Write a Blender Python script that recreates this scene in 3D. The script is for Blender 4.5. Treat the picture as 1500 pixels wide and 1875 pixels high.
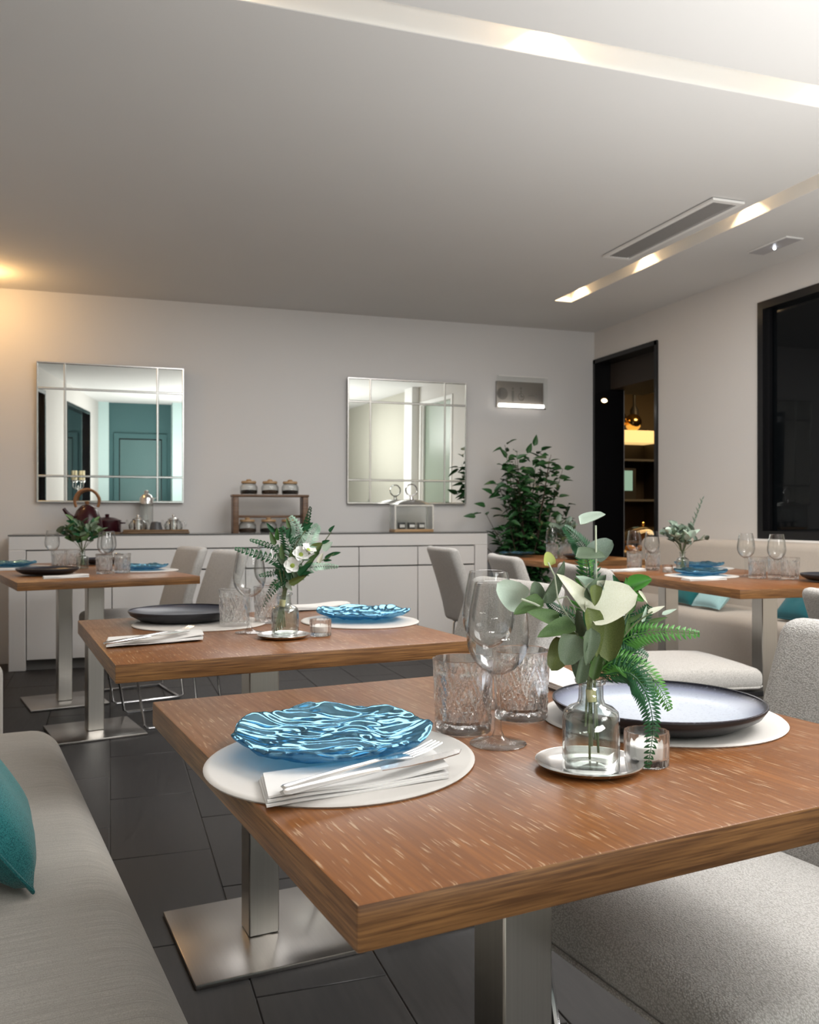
import bpy, bmesh, math, random
from mathutils import Vector, Matrix, noise
for o in list(bpy.data.objects): bpy.data.objects.remove(o)
C = bpy.context.scene.collection
S = bpy.context.scene
PI = math.pi
# ------------------------------------------------------------------ camera
FPX, HORIZON, EYE, YAW = 1620.0, 943.0, 1.032, math.radians(18.7)
CY, SY = math.cos(YAW), math.sin(YAW)
cd = bpy.data.cameras.new('camera'); cam = bpy.data.objects.new('camera', cd); C.objects.link(cam)
cd.sensor_fit = 'HORIZONTAL'; cd.sensor_width = 36; cd.lens = 36*FPX/1500; cd.shift_y = (HORIZON-937.5)/1500
cd.clip_start = .02; cd.clip_end = 60
cam.location = (0, 0, EYE); cam.rotation_euler = (PI/2, 0, -YAW)
cd.dof.use_dof = True; cd.dof.focus_distance = 1.15; cd.dof.aperture_fstop = 18
S.camera = cam
# ------------------------------------------------------------------ world, view, large lights
w = bpy.data.worlds.new('world'); S.world = w; w.use_nodes = True
w.node_tree.nodes['Background'].inputs[0].default_value = (.02, .025, .035, 1)
w.node_tree.nodes['Background'].inputs[1].default_value = .3
S.view_settings.view_transform = 'Standard'; S.view_settings.look = 'None'
S.view_settings.exposure = 0.0; S.view_settings.gamma = 1; S.view_settings.use_curve_mapping = False
def area(name, loc, rot, sx, sy, e, col=(1, 1, 1), spread=PI):
    l = bpy.data.lights.new(name, 'AREA'); l.shape = 'RECTANGLE'; l.size = sx; l.size_y = sy; l.energy = e; l.color = col; l.spread = spread
    o = bpy.data.objects.new(name, l); C.objects.link(o); o.location = loc; o.rotation_euler = rot
    return o
def spot(name, loc, e, col, ang, blend=.3, rot=(0, 0, 0), r=.02):
    l = bpy.data.lights.new(name, 'SPOT'); l.energy = e; l.color = col; l.spot_size = ang; l.spot_blend = blend; l.shadow_soft_size = r
    o = bpy.data.objects.new(name, l); C.objects.link(o); o.location = loc; o.rotation_euler = rot
    return o
def aim(o, tgt):
    o.rotation_euler = (Vector(tgt)-o.location).to_track_quat('-Z', 'Y').to_euler()
# added soft lights, no fixtures built: downward near the ceiling, upward lower down
area('added_fill_down', (2.2, .9, 2.56), (0, 0, 0), 1.2, 1.2, 68, (1, .985, .965))
aim_later = area('added_fill_down', (1.9, -1.3, 2.35), (0, 0, 0), 1.2, .9, 32, (1, .985, .97))
aim_later.rotation_euler = (Vector((.8, 1.6, .8))-aim_later.location).to_track_quat('-Z', 'Y').to_euler()
area('added_fill_down', (1.6, 4.3, 2.59), (0, 0, 0), 2.4, 1.8, 52, (1, .98, .96))
area('added_fill_up', (2.5, 1.9, .9), (PI, 0, 0), 1.4, 1.4, 26, (1, .995, .985))  # upward fill added to bounce off the ceiling; no fixture stands here
area('added_fill_up', (2.3, .5, 1.25), (PI, 0, 0), 1.0, 1.0, 54, (1, .995, .985))
area('added_fill_up', (.6, -.5, .72), (PI, 0, 0), .8, .8, 50, (1, .99, .97))
# ------------------------------------------------------------------ helpers
def at(px, py, z): 
    x, y, zz = (px-750)/FPX, 1.0, (HORIZON-py)/FPX
    t = (z-EYE)/zz
    return Vector(((x*CY+SY)*t, (-x*SY+CY)*t, z))
def wd(px, py, d):
    x = (px-750)/FPX*d
    return Vector((x*CY+d*SY, -x*SY+d*CY, EYE+(HORIZON-py)/FPX*d))
RIGHT = Vector((CY, -SY, 0)); AWAY = Vector((SY, CY, 0)); UP = Vector((0, 0, 1))
def rotz(a): return Matrix.Rotation(a, 4, 'Z')
class MB:
    def __init__(s): s.v = []; s.f = []; s.m = []
    def add(s, vs, fs, M=None, mi=0):
        b = len(s.v)
        s.v += [tuple(M @ Vector(p)) if M else tuple(p) for p in vs]
        s.f += [tuple(b+i for i in q) for q in fs]; s.m += [mi]*len(fs)
        return s
    def box(s, x0, x1, y0, y1, z0, z1, M=None, mi=0):
        vs = [(x, y, z) for z in (z0, z1) for y in (y0, y1) for x in (x0, x1)]
        return s.add(vs, [(0, 2, 3, 1), (4, 5, 7, 6), (0, 1, 5, 4), (2, 6, 7, 3), (0, 4, 6, 2), (1, 3, 7, 5)], M, mi)
    def rbox(s, x0, x1, y0, y1, z0, z1, r=.005, seg=2, M=None, mi=0, fn=None, cuts=0):
        bm = bmesh.new(); bmesh.ops.create_cube(bm, size=1)
        for v in bm.verts: v.co = ((x0+x1)/2+v.co.x*(x1-x0), (y0+y1)/2+v.co.y*(y1-y0), (z0+z1)/2+v.co.z*(z1-z0))
        bmesh.ops.bevel(bm, geom=list(bm.edges), offset=r, segments=seg, affect='EDGES', profile=.5)
        if cuts: bmesh.ops.subdivide_edges(bm, edges=[e for e in bm.edges if e.calc_length() > .12], cuts=cuts, use_grid_fill=True)
        bm.verts.index_update()
        vs = [fn(v.co) if fn else tuple(v.co) for v in bm.verts]; fs = [[v.index for v in f.verts] for f in bm.faces]; bm.free()
        return s.add(vs, fs, M, mi)
    def lathe(s, prof, n=32, M=None, mi=0, fn=None):
        vs = []; fs = []; rings = []
        for r, z in prof:
            if r < 1e-6: rings.append([len(vs)]); vs.append((0, 0, z))
            else:
                rings.append(list(range(len(vs), len(vs)+n)))
                for k in range(n):
                    a = 2*PI*k/n; rr = fn(r, z, a) if fn else r
                    vs.append((rr*math.cos(a), rr*math.sin(a), z))
        for A, B in zip(rings, rings[1:]):
            if len(A) == 1 and len(B) == 1: continue
            for k in range(n):
                j = (k+1) % n
                if len(A) == 1: fs.append((A[0], B[j], B[k]))
                elif len(B) == 1: fs.append((A[k], A[j], B[0]))
                else: fs.append((A[k], A[j], B[j], B[k]))
        return s.add(vs, fs, M, mi)
    def tube(s, pts, r, n=8, closed=False, M=None, mi=0):
        pts = [Vector(p) for p in pts]; vs = []; fs = []; N = len(pts); up = None
        for i, p in enumerate(pts):
            a = pts[i-1] if (i or closed) else p; b = pts[(i+1) % N] if (i < N-1 or closed) else p
            t = (b-a).normalized()
            if up is None: up = t.orthogonal().normalized()
            up = (up-t*up.dot(t)).normalized(); sd = t.cross(up)
            rr = r[i] if isinstance(r, (list, tuple)) else r
            for k in range(n):
                an = 2*PI*k/n; vs.append(p+(up*math.cos(an)+sd*math.sin(an))*rr)
        for i in range(N if closed else N-1):
            j = (i+1) % N
            for k in range(n):
                l = (k+1) % n; fs.append((i*n+k, i*n+l, j*n+l, j*n+k))
        if not closed: fs.append(tuple(range(n))[::-1]); fs.append(tuple(range((N-1)*n, N*n)))
        return s.add(vs, fs, M, mi)
    def prism(s, pts, z0, z1, M=None, mi=0):
        n = len(pts); vs = [(x, y, z0) for x, y in pts]+[(x, y, z1) for x, y in pts]
        fs = [tuple(range(n))[::-1], tuple(range(n, 2*n))]+[(i, (i+1) % n, n+(i+1) % n, n+i) for i in range(n)]
        return s.add(vs, fs, M, mi)
    def mesh(s, name, mat, ang=40):
        me = bpy.data.meshes.new(name); me.from_pydata(s.v, [], s.f); me.update()
        for m in (mat if isinstance(mat, (list, tuple)) else [mat]): me.materials.append(m)
        me.polygons.foreach_set('material_index', s.m)
        if ang:
            me.polygons.foreach_set('use_smooth', [True]*len(s.f)); me.set_sharp_from_angle(angle=math.radians(ang))
        bm = bmesh.new(); bm.from_mesh(me); bmesh.ops.recalc_face_normals(bm, faces=bm.faces); bm.to_mesh(me); bm.free()
        return me
    def build(s, name, mat, parent=None, ang=40):
        return link(name, s.mesh(name, mat, ang), parent)
def link(name, me, parent=None, M=None):
    o = bpy.data.objects.new(name, me); C.objects.link(o)
    if parent: o.parent = parent
    if M is not None: o.matrix_local = M
    return o
def tag(o, label, cat, group=None, kind=None):
    if label: o['label'] = label
    if cat: o['category'] = cat
    if group: o['group'] = group
    if kind: o['kind'] = kind
    return o
def thing(name, label, cat, loc=(0, 0, 0), rz=0, group=None):
    o = bpy.data.objects.new(name, None); C.objects.link(o); o.location = loc; o.rotation_euler = (0, 0, rz); o.empty_display_size = .05
    return tag(o, label, cat, group)
def struct(o, label=None, cat=None):
    return tag(o, label, cat, None, 'structure')
def dup(root, loc, rz, label=None, group=None, scale=None):
    r = root.copy(); C.objects.link(r); r.location = loc; r.rotation_euler = (0, 0, rz)
    if scale: r.scale = (scale,)*3
    if label: r['label'] = label
    if group: r['group'] = group
    for ch in list(root.children):
        c = ch.copy(); C.objects.link(c); c.parent = r
        for g in list(ch.children):
            d = g.copy(); C.objects.link(d); d.parent = c
    return r
PROTO = {}
def put(kind, maker, loc, rz, label, group=None, scale=None):
    if kind not in PROTO:
        o = maker(); PROTO[kind] = o; o.location = loc; o.rotation_euler = (0, 0, rz); o['label'] = label
        if scale: o.scale = (scale,)*3
        if group: o['group'] = group
        return o
    o = dup(PROTO[kind], loc, rz, label, group, scale)
    if not scale: o.scale = (1, 1, 1)
    return o
# ------------------------------------------------------------------ materials
def mat(name, col=(.5, .5, .5), rough=.5, metal=0, spec=.5, trans=0, ior=1.45, emit=None, es=0, coat=0, sheen=0):
    m = bpy.data.materials.new(name); m.use_nodes = True; b = m.node_tree.nodes['Principled BSDF']; I = b.inputs
    I['Base Color'].default_value = (*col, 1); I['Roughness'].default_value = rough; I['Metallic'].default_value = metal
    I['Specular IOR Level'].default_value = spec; I['Transmission Weight'].default_value = trans; I['IOR'].default_value = ior
    I['Coat Weight'].default_value = coat; I['Sheen Weight'].default_value = sheen
    if emit: I['Emission Color'].default_value = (*emit, 1); I['Emission Strength'].default_value = es
    return m
class NT:
    def __init__(s, m): s.m = m; s.t = m.node_tree; s.b = s.t.nodes.get('Principled BSDF'); s.co = s.n('ShaderNodeTexCoord').outputs['Object']
    def n(s, ty, **k):
        x = s.t.nodes.new(ty)
        for a, b in k.items(): setattr(x, a, b)
        return x
    def l(s, a, b): s.t.links.new(a, b)
    def mapped(s, sc, rot=(0, 0, 0)):
        m = s.n('ShaderNodeMapping'); m.inputs['Scale'].default_value = sc; m.inputs['Rotation'].default_value = rot; s.l(s.co, m.inputs[0]); return m.outputs[0]
    def noise(s, sc=(1, 1, 1), scale=1, det=3, rough=.55):
        x = s.n('ShaderNodeTexNoise'); x.inputs['Scale'].default_value = scale; x.inputs['Detail'].default_value = det; x.inputs['Roughness'].default_value = rough
        s.l(s.mapped(sc), x.inputs['Vector']); return x.outputs['Fac']
    def voro(s, sc=(1, 1, 1), scale=1):
        x = s.n('ShaderNodeTexVoronoi'); x.inputs['Scale'].default_value = scale; s.l(s.mapped(sc), x.inputs['Vector']); return x.outputs['Distance']
    def ramp(s, fac, stops):
        x = s.n('ShaderNodeValToRGB'); e = x.color_ramp.elements
        while len(e) < len(stops): e.new(.5)
        for i, (p, c) in enumerate(stops): e[i].position = p; e[i].color = (*c, 1) if len(c) == 3 else c
        s.l(fac, x.inputs[0]); return x.outputs[0]
    def mix(s, f, a, b, mode='MIX'):
        x = s.n('ShaderNodeMix', data_type='RGBA', blend_type=mode)
        for i, v in ((0, f), (6, a), (7, b)):
            if isinstance(v, (int, float)): x.inputs[i].default_value = v
            elif isinstance(v, tuple): x.inputs[i].default_value = (*v, 1)
            else: s.l(v, x.inputs[i])
        return x.outputs[2]
    def col(s, c): s.l(c, s.b.inputs['Base Color'])
    def bump(s, h, st=.2, dist=.002):
        x = s.n('ShaderNodeBump'); x.inputs['Strength'].default_value = st; x.inputs['Distance'].default_value = dist
        s.l(h, x.inputs['Height']); s.l(x.outputs[0], s.b.inputs['Normal'])
    def rough(s, f, a, b):
        x = s.n('ShaderNodeMapRange'); x.inputs['To Min'].default_value = a; x.inputs['To Max'].default_value = b
        s.l(f, x.inputs[0]); s.l(x.outputs[0], s.b.inputs['Roughness'])
def plaster(name, col, bump=.05):
    m = mat(name, col, .85, spec=.2); t = NT(m)
    t.col(t.mix(t.noise(scale=1.3, det=2), tuple(c*.97 for c in col), tuple(min(1, c*1.03) for c in col)))
    t.bump(t.noise(scale=220, det=2), bump, .001); return m
def wood_top():
    m = mat('oak_top', rough=.3, spec=.45); t = NT(m)
    big = t.noise((5, 1.2, 1), 2.5, 3); base = t.ramp(big, [(.3, (.19, .070, .020)), (.7, (.29, .112, .033))])
    fine = t.noise((190, 5, 60), 1, 2); base = t.mix(t.ramp(fine, [(.35, (0, 0, 0)), (.6, (.55, .55, .55))]), base, (.15, .055, .018))
    pore = t.noise((340, 24, 60), 1, 1.5, .5)
    pm = t.ramp(pore, [(.62, (0, 0, 0)), (.70, (.62, .62, .62))])
    t.col(t.mix(pm, base, (.56, .40, .25))); t.bump(pore, .12, .0006); t.rough(fine, .24, .38); return m
def wood_edge(name, a, b):
    m = mat(name, rough=.36, spec=.45); t = NT(m)
    g = t.noise((11, 11, 420), 1, 4, .6); big = t.noise((5, 5, 60), 1, 2)
    t.col(t.mix(t.ramp(big, [(.4, (0, 0, 0)), (.65, (.6, .6, .6))]), t.ramp(g, [(.36, a), (.6, b)]), a)); t.bump(g, .12, .0006); return m
def fabric(name, a, b, pitch=.003, st=.5, streak=None):
    m = mat(name, rough=.9, spec=.15, sheen=.25); t = NT(m); k = 1/pitch
    v = t.voro((1, 1.5, 1.2), k); c = t.ramp(v, [(.1, b), (.75, a)])
    if streak: c = t.mix(t.ramp(t.noise(streak, 1, 3, .6), [(.35, (0, 0, 0)), (.65, (.8, .8, .8))]), c, tuple(x*.84 for x in a))
    t.col(t.mix(t.noise(scale=9, det=2), c, tuple(x*.93 for x in b), 'MIX') if False else c)
    t.bump(v, st, pitch*.5); return m
def steel(name, col=(.66, .64, .60), rough=.30, sc=(300, 300, 3)):
    m = mat(name, col, rough, 1); t = NT(m); g = t.noise(sc, 1, 3); t.rough(g, rough*.85, rough*1.15); t.col(t.ramp(g, [(.3, tuple(c*.93 for c in col)), (.7, col)])); return m
def glass(name, col=(1, 1, 1), ior=1.45, rough=0, clear=.0):
    m = bpy.data.materials.new(name); m.use_nodes = True; t = m.node_tree; t.nodes.clear()
    o = t.nodes.new('ShaderNodeOutputMaterial'); g = t.nodes.new('ShaderNodeBsdfGlass'); g.inputs[0].default_value = (*col, 1); g.inputs['IOR'].default_value = ior; g.inputs['Roughness'].default_value = rough
    if clear:
        x = t.nodes.new('ShaderNodeMixShader'); tr = t.nodes.new('ShaderNodeBsdfTransparent'); tr.inputs[0].default_value = (*col, 1); x.inputs[0].default_value = clear
        t.links.new(g.outputs[0], x.inputs[1]); t.links.new(tr.outputs[0], x.inputs[2]); t.links.new(x.outputs[0], o.inputs[0])
    else: t.links.new(g.outputs[0], o.inputs[0])
    return m
def thin_glass(name, col=(.98, .99, .985), base=.035, pwr=2.6, edge=.62):
    m = bpy.data.materials.new(name); m.use_nodes = True; t = m.node_tree; t.nodes.clear()
    o = t.nodes.new('ShaderNodeOutputMaterial'); x = t.nodes.new('ShaderNodeMixShader'); tr = t.nodes.new('ShaderNodeBsdfTransparent'); gl = t.nodes.new('ShaderNodeBsdfGlossy')
    tr.inputs[0].default_value = (*col, 1); gl.inputs['Roughness'].default_value = .01
    lw = t.nodes.new('ShaderNodeLayerWeight'); lw.inputs[0].default_value = .5; pw = t.nodes.new('ShaderNodeMath'); pw.operation = 'POWER'; pw.inputs[1].default_value = pwr; t.links.new(lw.outputs['Facing'], pw.inputs[0])
    ad = t.nodes.new('ShaderNodeMath'); ad.operation = 'MULTIPLY_ADD'; ad.inputs[1].default_value = .8; tm_ = t.nodes.new('ShaderNodeMix'); tm_.data_type = 'RGBA'; tm_.inputs[6].default_value = (*col, 1); tm_.inputs[7].default_value = (*[c*edge for c in col], 1); t.links.new(pw.outputs[0], tm_.inputs[0]); t.links.new(tm_.outputs[2], tr.inputs[0]); ad.inputs[2].default_value = base; ad.use_clamp = True
    t.links.new(pw.outputs[0], ad.inputs[0]); t.links.new(ad.outputs[0], x.inputs[0]); t.links.new(tr.outputs[0], x.inputs[1]); t.links.new(gl.outputs[0], x.inputs[2]); t.links.new(x.outputs[0], o.inputs[0])
    return m
def leafmat(name, a, b, rough=.5):
    m = mat(name, a, rough, spec=.4); t = NT(m); b_ = t.b
    t.col(t.mix(t.ramp(t.noise(scale=60, det=3), [(.35, (0, 0, 0)), (.65, (1, 1, 1))]), a, b)); b_.inputs['Subsurface Weight'].default_value = 0
    return m
M = dict(
    wall=plaster('wall_paint', (.68, .67, .664)), wall_right=plaster('wall_paint_warm', (.64, .615, .59)), ceil=plaster('ceiling_paint', (.68, .67, .655), .02),
    white=mat('white_paint', (.82, .81, .79), .6), slotw=mat('slot_paint', (.85, .83, .79), .7),
    teal=plaster('teal_paint', (.075, .15, .155)), tealdoor=mat('teal_door', (.10, .185, .185), .45), tealpale=plaster('pale_teal', (.55, .70, .69)), cream=plaster('cream_paint', (.62, .60, .54)), beige=plaster('beige_paint', (.47, .45, .39)),
    wood=wood_top(), edge=wood_edge('oak_edge', (.11, .048, .018), (.30, .145, .052)), rackwood=wood_edge('rack_wood', (.10, .055, .032), (.22, .13, .08)), lid=wood_edge('lid_wood', (.32, .19, .09), (.52, .35, .19)),
    steel=steel('brushed_steel'), base=steel('base_plate_steel', (.45, .43, .41), .3, (300, 3, 3)), chrome=mat('chrome', (.75, .75, .76), .12, 1), darkchrome=mat('dark_rail', (.10, .10, .11), .3, 1), silver=mat('silver', (.78, .77, .76), .22, 1),
    chair=fabric('chair_weave', (.37, .355, .335), (.64, .625, .605), .0030, .6), bench=fabric('bench_weave', (.36, .34, .31), (.56, .54, .50), .0016, .25, (8, 520, 30)), benchr=fabric('bench_beige', (.46, .41, .36), (.64, .58, .52), .002, .2),
    tealfab=fabric('teal_weave', (.008, .085, .092), (.03, .20, .205), .0022, .6), aquafab=fabric('aqua_weave', (.30, .52, .54), (.48, .70, .72), .002, .4), darkteal=fabric('dark_teal_weave', (.01, .09, .11), (.02, .15, .18), .002, .4),
    cab=mat('cabinet_white', (.72, .70, .685), .42), cabgap=mat('cabinet_gap', (.16, .155, .15), .7), cabtop=mat('cabinet_glass_top', (.13, .13, .13), .12), black=mat('black_lacquer', (.006, .006, .007), .25), blackpane=mat('night_glass', (.003, .004, .005), .03, spec=.3),
    mat=mat('placemat', (.60, .575, .545), .6), napkin=mat('napkin_linen', (.74, .73, .715), .85, spec=.1), darkplate=mat('dark_stoneware', (.02, .02, .024), .3),
    glass=glass('clear_glass', (1, 1, 1), 1.45, 0, .6), thin=thin_glass('thin_glass'), crystal=glass('crystal', (1, 1, 1), 1.5, 0, .22), vase=glass('vase_glass', (.965, .985, .975), 1.45, 0, .68), candleglass=glass('candle_glass', (1, 1, 1), 1.45, 0, .2),
    wax=mat('wax', (.92, .91, .88), .5), euc=leafmat('eucalyptus', (.075, .15, .045), (.135, .22, .085)), eucgrey=leafmat('eucalyptus_grey', (.09, .14, .085), (.16, .21, .135)), olive=leafmat('olive_leaf', (.085, .12, .03), (.15, .185, .06)), mint=leafmat('mint_leaf', (.50, .63, .52), (.62, .74, .64)), creamleaf=leafmat('cream_leaf', (.76, .77, .60), (.86, .87, .75)), yellowleaf=leafmat('yellow_leaf', (.35, .42, .10), (.45, .50, .16)),
    fern=leafmat('fern_green', (.012, .075, .028), (.022, .115, .04), .4), fernb=leafmat('fern_bright', (.05, .19, .03), (.09, .27, .05), .4), fernp=leafmat('fern_pale', (.25, .40, .30), (.38, .52, .42)), stem=leafmat('stem_green', (.10, .13, .06), (.16, .19, .10)), paletwig=mat('pale_stem', (.45, .50, .38), .6), darkleaf=leafmat('ficus_leaf', (.012, .055, .016), (.03, .11, .03), .35), bark=mat('bark', (.06, .04, .025), .8), greyleaf=leafmat('dusty_leaf', (.10, .15, .12), (.22, .28, .22)), petal=mat('petal', (.88, .89, .86), .6), core=mat('flower_core', (.35, .45, .08), .6), tape=mat('stem_tape', (.75, .66, .36), .6),
    maroon=mat('maroon_enamel', (.035, .006, .010), .22), copper=mat('copper_handle', (.35, .17, .08), .35, .6), wicker=wood_edge('wicker', (.10, .06, .03), (.26, .17, .10)), tea=mat('dark_tea', (.018, .013, .010), .9), teabrown=mat('brown_tea', (.06, .032, .018), .9), darkmug=mat('dark_mug', (.08, .08, .085), .35),
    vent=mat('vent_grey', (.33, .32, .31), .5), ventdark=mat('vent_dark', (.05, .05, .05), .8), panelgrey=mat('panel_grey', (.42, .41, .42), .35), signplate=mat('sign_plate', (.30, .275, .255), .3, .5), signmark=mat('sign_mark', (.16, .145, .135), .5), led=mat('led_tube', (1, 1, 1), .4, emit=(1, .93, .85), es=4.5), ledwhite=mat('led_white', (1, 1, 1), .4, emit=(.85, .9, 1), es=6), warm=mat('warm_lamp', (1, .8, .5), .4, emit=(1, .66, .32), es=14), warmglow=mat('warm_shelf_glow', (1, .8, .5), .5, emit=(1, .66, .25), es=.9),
    screen=mat('screen', (.2, .35, .3), .3, emit=(.32, .52, .42), es=.6), gold=mat('gold', (.75, .52, .2), .18, 1), pastry=mat('pastry', (.45, .23, .07), .7), brownwall=mat('dark_brown_wall', (.03, .022, .017), .6), barwall=mat('bar_wall', (.55, .45, .30), .7), greenpane=mat('frosted_green_pane', (.27, .32, .26), .25), candle=mat('candle_cream', (.85, .75, .50), .6), greybox=mat('tin_dark', (.05, .05, .05), .4))
M['wineglass'] = thin_glass('wine_glass_clear', (.985, .99, .99), .03); M['vaseglass'] = thin_glass('vase_glass_thin', (.95, .98, .965), .05, 1.7, .55)
mm = bpy.data.materials.new('mirror'); mm.use_nodes = True; b = mm.node_tree.nodes['Principled BSDF']; b.inputs['Metallic'].default_value = 1; b.inputs['Roughness'].default_value = .008; b.inputs['Base Color'].default_value = (.88, .92, .89, 1); M['mirror'] = mm
def floor_mat():
    m = mat('slate_tile', (.05, .049, .05), .42, spec=.35); t = NT(m)
    g = t.noise((60, 6, 10), 1, 4, .6); t.col(t.ramp(g, [(.3, (.022, .021, .022)), (.7, (.038, .036, .036))])); t.bump(g, .18, .001); t.rough(g, .36, .52); return m
M['tile'] = floor_mat(); M['grout'] = mat('grout', (.10, .098, .095), .9)
def bluematerial():
    m = glass('blue_glass', (.25, .51, .69), 1.45, .10, .30); return m
M['blue'] = bluematerial()
def glaze(k=1.0):
    m = mat('pale_blue_glaze', rough=.3, spec=.5); t = NT(m)
    sp = t.n('ShaderNodeSeparateXYZ'); t.l(t.co, sp.inputs[0])
    ln = t.n('ShaderNodeVectorMath', operation='LENGTH'); mp = t.mapped((1, 1, 0)); t.l(mp, ln.inputs[0])
    sc = t.n('ShaderNodeMath', operation='MULTIPLY'); sc.inputs[1].default_value = 1/.14; t.l(ln.outputs['Value'], sc.inputs[0])
    nz = t.noise(scale=260, det=3); r = t.ramp(sc.outputs[0], [(.0, (.60*k, .64*k, .71*k)), (.76, (.50*k, .55*k, .64*k)), (.93, (.20*k, .22*k, .30*k)), (.99, (.05, .05, .07))])
    t.col(t.mix(t.ramp(nz, [(.55, (0, 0, 0)), (.7, (.5, .5, .5))]), r, (.26*k, .29*k, .37*k))); return m
M['glaze'] = glaze(); M['glazedark'] = glaze(.22); M['glazeblack'] = glaze(.06)
# ------------------------------------------------------------------ the room
ZC, YB, XR, YF = 2.61, 6.74, 3.97, -2.2
LA = math.radians(8)
def leftx(y): return -.62-math.tan(LA)*(y-1)
# floor with tiles
fl = MB().box(-2.2, XR, YF, YB, -.12, -.004).build('floor', M['grout'], ang=0); struct(fl)
TW, TL = .295, .595
tm = MB().rbox(-TW/2+.0018, TW/2-.0018, -TL/2+.0018, TL/2-.0018, -.008, 0, .0015, 1).mesh('tile', M['tile'])
n = 0
for i in range(-7, 13):
    x = .294+TW*(i+.5)
    off = 1.898 if i % 2 == 0 else 1.898+TL/2
    for j in range(-2, 9):
        y = off+TL*(j+.5)-TL
        if y > YB-TL/2 or x > XR-TW/2+.02 or y < .2 or x < leftx(y)-.05: continue
        link('tile', tm, fl, Matrix.Translation((x, y, 0))); n += 1
# ceiling with recessed light slots
SLOTS = [(3.10, 3.245, 2.95, 5.835), (-.6, 2.95, 2.597, 2.738)]
cm = MB(); xs = sorted({-2.2, XR}|{v for s in SLOTS for v in s[:2]}); ys = sorted({YF, YB}|{v for s in SLOTS for v in s[2:]})
for a, b2 in zip(xs, xs[1:]):
    for c2, d in zip(ys, ys[1:]):
        if any(s[0] <= a and b2 <= s[1] and s[2] <= c2 and d <= s[3] for s in SLOTS): continue
        cm.box(a, b2, c2, d, ZC, ZC+.16)
struct(cm.build('ceiling', M['ceil'], ang=0))
for i, s in enumerate(SLOTS):
    x0, x1, y0, y1 = s
    m = MB(); t = .004
    m.box(x0, x0+t, y0, y1, ZC+.001, ZC+.155); m.box(x1-t, x1, y0, y1, ZC+.001, ZC+.155); m.box(x0, x1, y0, y0+t, ZC+.001, ZC+.155); m.box(x0, x1, y1-t, y1, ZC+.001, ZC+.155); m.box(x0, x1, y0, y1, ZC+.15, ZC+.17)
    struct(m.build('trim_%d' % (i+1), M['slotw'], ang=0))
roof = MB().box(-2.3, XR+.1, YF-.1, YB+.1, ZC+.2, ZC+.3); 
# downlights in the slots
def downlight(x, y, lab, e=9, ang=1.9):
    t = thing('slot_downlight', lab, 'lamp', (x, y, ZC+.15), 0, 'downlights in the ceiling slots')
    MB().lathe([(.0, -.004), (.032, -.004), (.036, 0), (.0, 0)], 20).build('ring', M['chrome'], t); MB().lathe([(0, -.006), (.026, -.006), (.026, -.004), (0, -.004)], 20).build('bulb', M['warm'], t)
    sp = spot('slot_downlight_beam', (x, y, ZC+.135), e, (1, .70, .40), ang, .15)
for x, y, lab in [(3.18, 5.70, 'warm downlight at the far end of the right ceiling slot'), (3.18, 4.86, 'warm downlight in the right ceiling slot beside the air vent end'), (3.18, 3.9, 'warm downlight in the right ceiling slot nearest the window'), (3.18, 3.12, 'warm downlight at the near end of the right ceiling slot')]:
    downlight(x, y, lab)
for x, y, lab in [(1.42, 2.665, 'warm downlight in the middle of the near ceiling slot'), (2.62, 2.665, 'warm downlight at the right of the near ceiling slot'), (.25, 2.665, 'warm downlight at the left of the near ceiling slot')]:
    downlight(x, y, lab)
# walls
struct(MB().box(-2.2, XR+.3, YB, YB+.12, -.1, ZC).build('wall_back', M['wall'], ang=0))
struct(MB().box(-.2, XR, YF-.12, YF, -.1, ZC).build('wall_front', M['cream'], ang=0))
# right wall with doorway, window and a frosted panel window
DY0, DY1, DZ = 5.80, 6.735, 2.366
WY0, WY1, WZ0, WZ1 = 3.88, 4.69, .905, 2.40
GY0, GY1 = 2.10, 3.30
m = MB(); X0, X1 = XR, XR+.14
for y0, y1, z0, z1 in [(GY0, GY1, -.1, .9), (GY0, GY1, 2.40, ZC), (GY1, WY0, -.1, ZC), (WY0, WY1, -.1, WZ0), (WY0, WY1, WZ1, ZC), (WY1, DY0, -.1, ZC), (DY0, DY1, DZ, ZC), (DY1, YB, -.1, ZC)]:
    m.box(X0, X1, y0, y1, z0, z1)
struct(m.build('wall_right', M['wall_right'], ang=0))
struct(MB().box(X0, X1, YF, GY0, -.1, ZC).build('wall_right_near', M['beige'], ang=0))
def window(name, y0, y1, z0, z1, x, fr, pane, bars=()):
    m = MB(); f = .05
    m.box(x-.012, x+.09, y0, y1, z0, z0+f); m.box(x-.012, x+.09, y0, y1, z1-f, z1); m.box(x-.012, x+.09, y0, y0+f, z0+f, z1-f); m.box(x-.012, x+.09, y1-f, y1, z0+f, z1-f)
    w = struct(m.build(name, fr, ang=0))
    MB().box(x+.015, x+.04, y0+f, y0+f+.03, z0+f, z1-f).box(x+.015, x+.04, y1-f-.03, y1-f, z0+f, z1-f).build('inner_frame', fr, w, ang=0)
    MB().box(x+.045, x+.053, y0+f, y1-f, z0+f, z1-f).build('pane', pane, w, ang=0)
    return w
win = window('window_1', WY0, WY1, WZ0-.025, WZ1, XR, M['black'], M['blackpane'])
MB().rbox(XR-.05, XR+.02, WY0-.03, WY1+.02, WZ0-.05, WZ0-.026, .004).build('window_sill', M['white'], win)
window('window_2', GY0, GY1, .9, 2.4, XR, M['white'], M['greenpane'])
struct(MB().box(XR-.10, XR-.001, 1.72, 2.04, 0, ZC-.001).build('trim_4', M['white'], ang=0))
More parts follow.
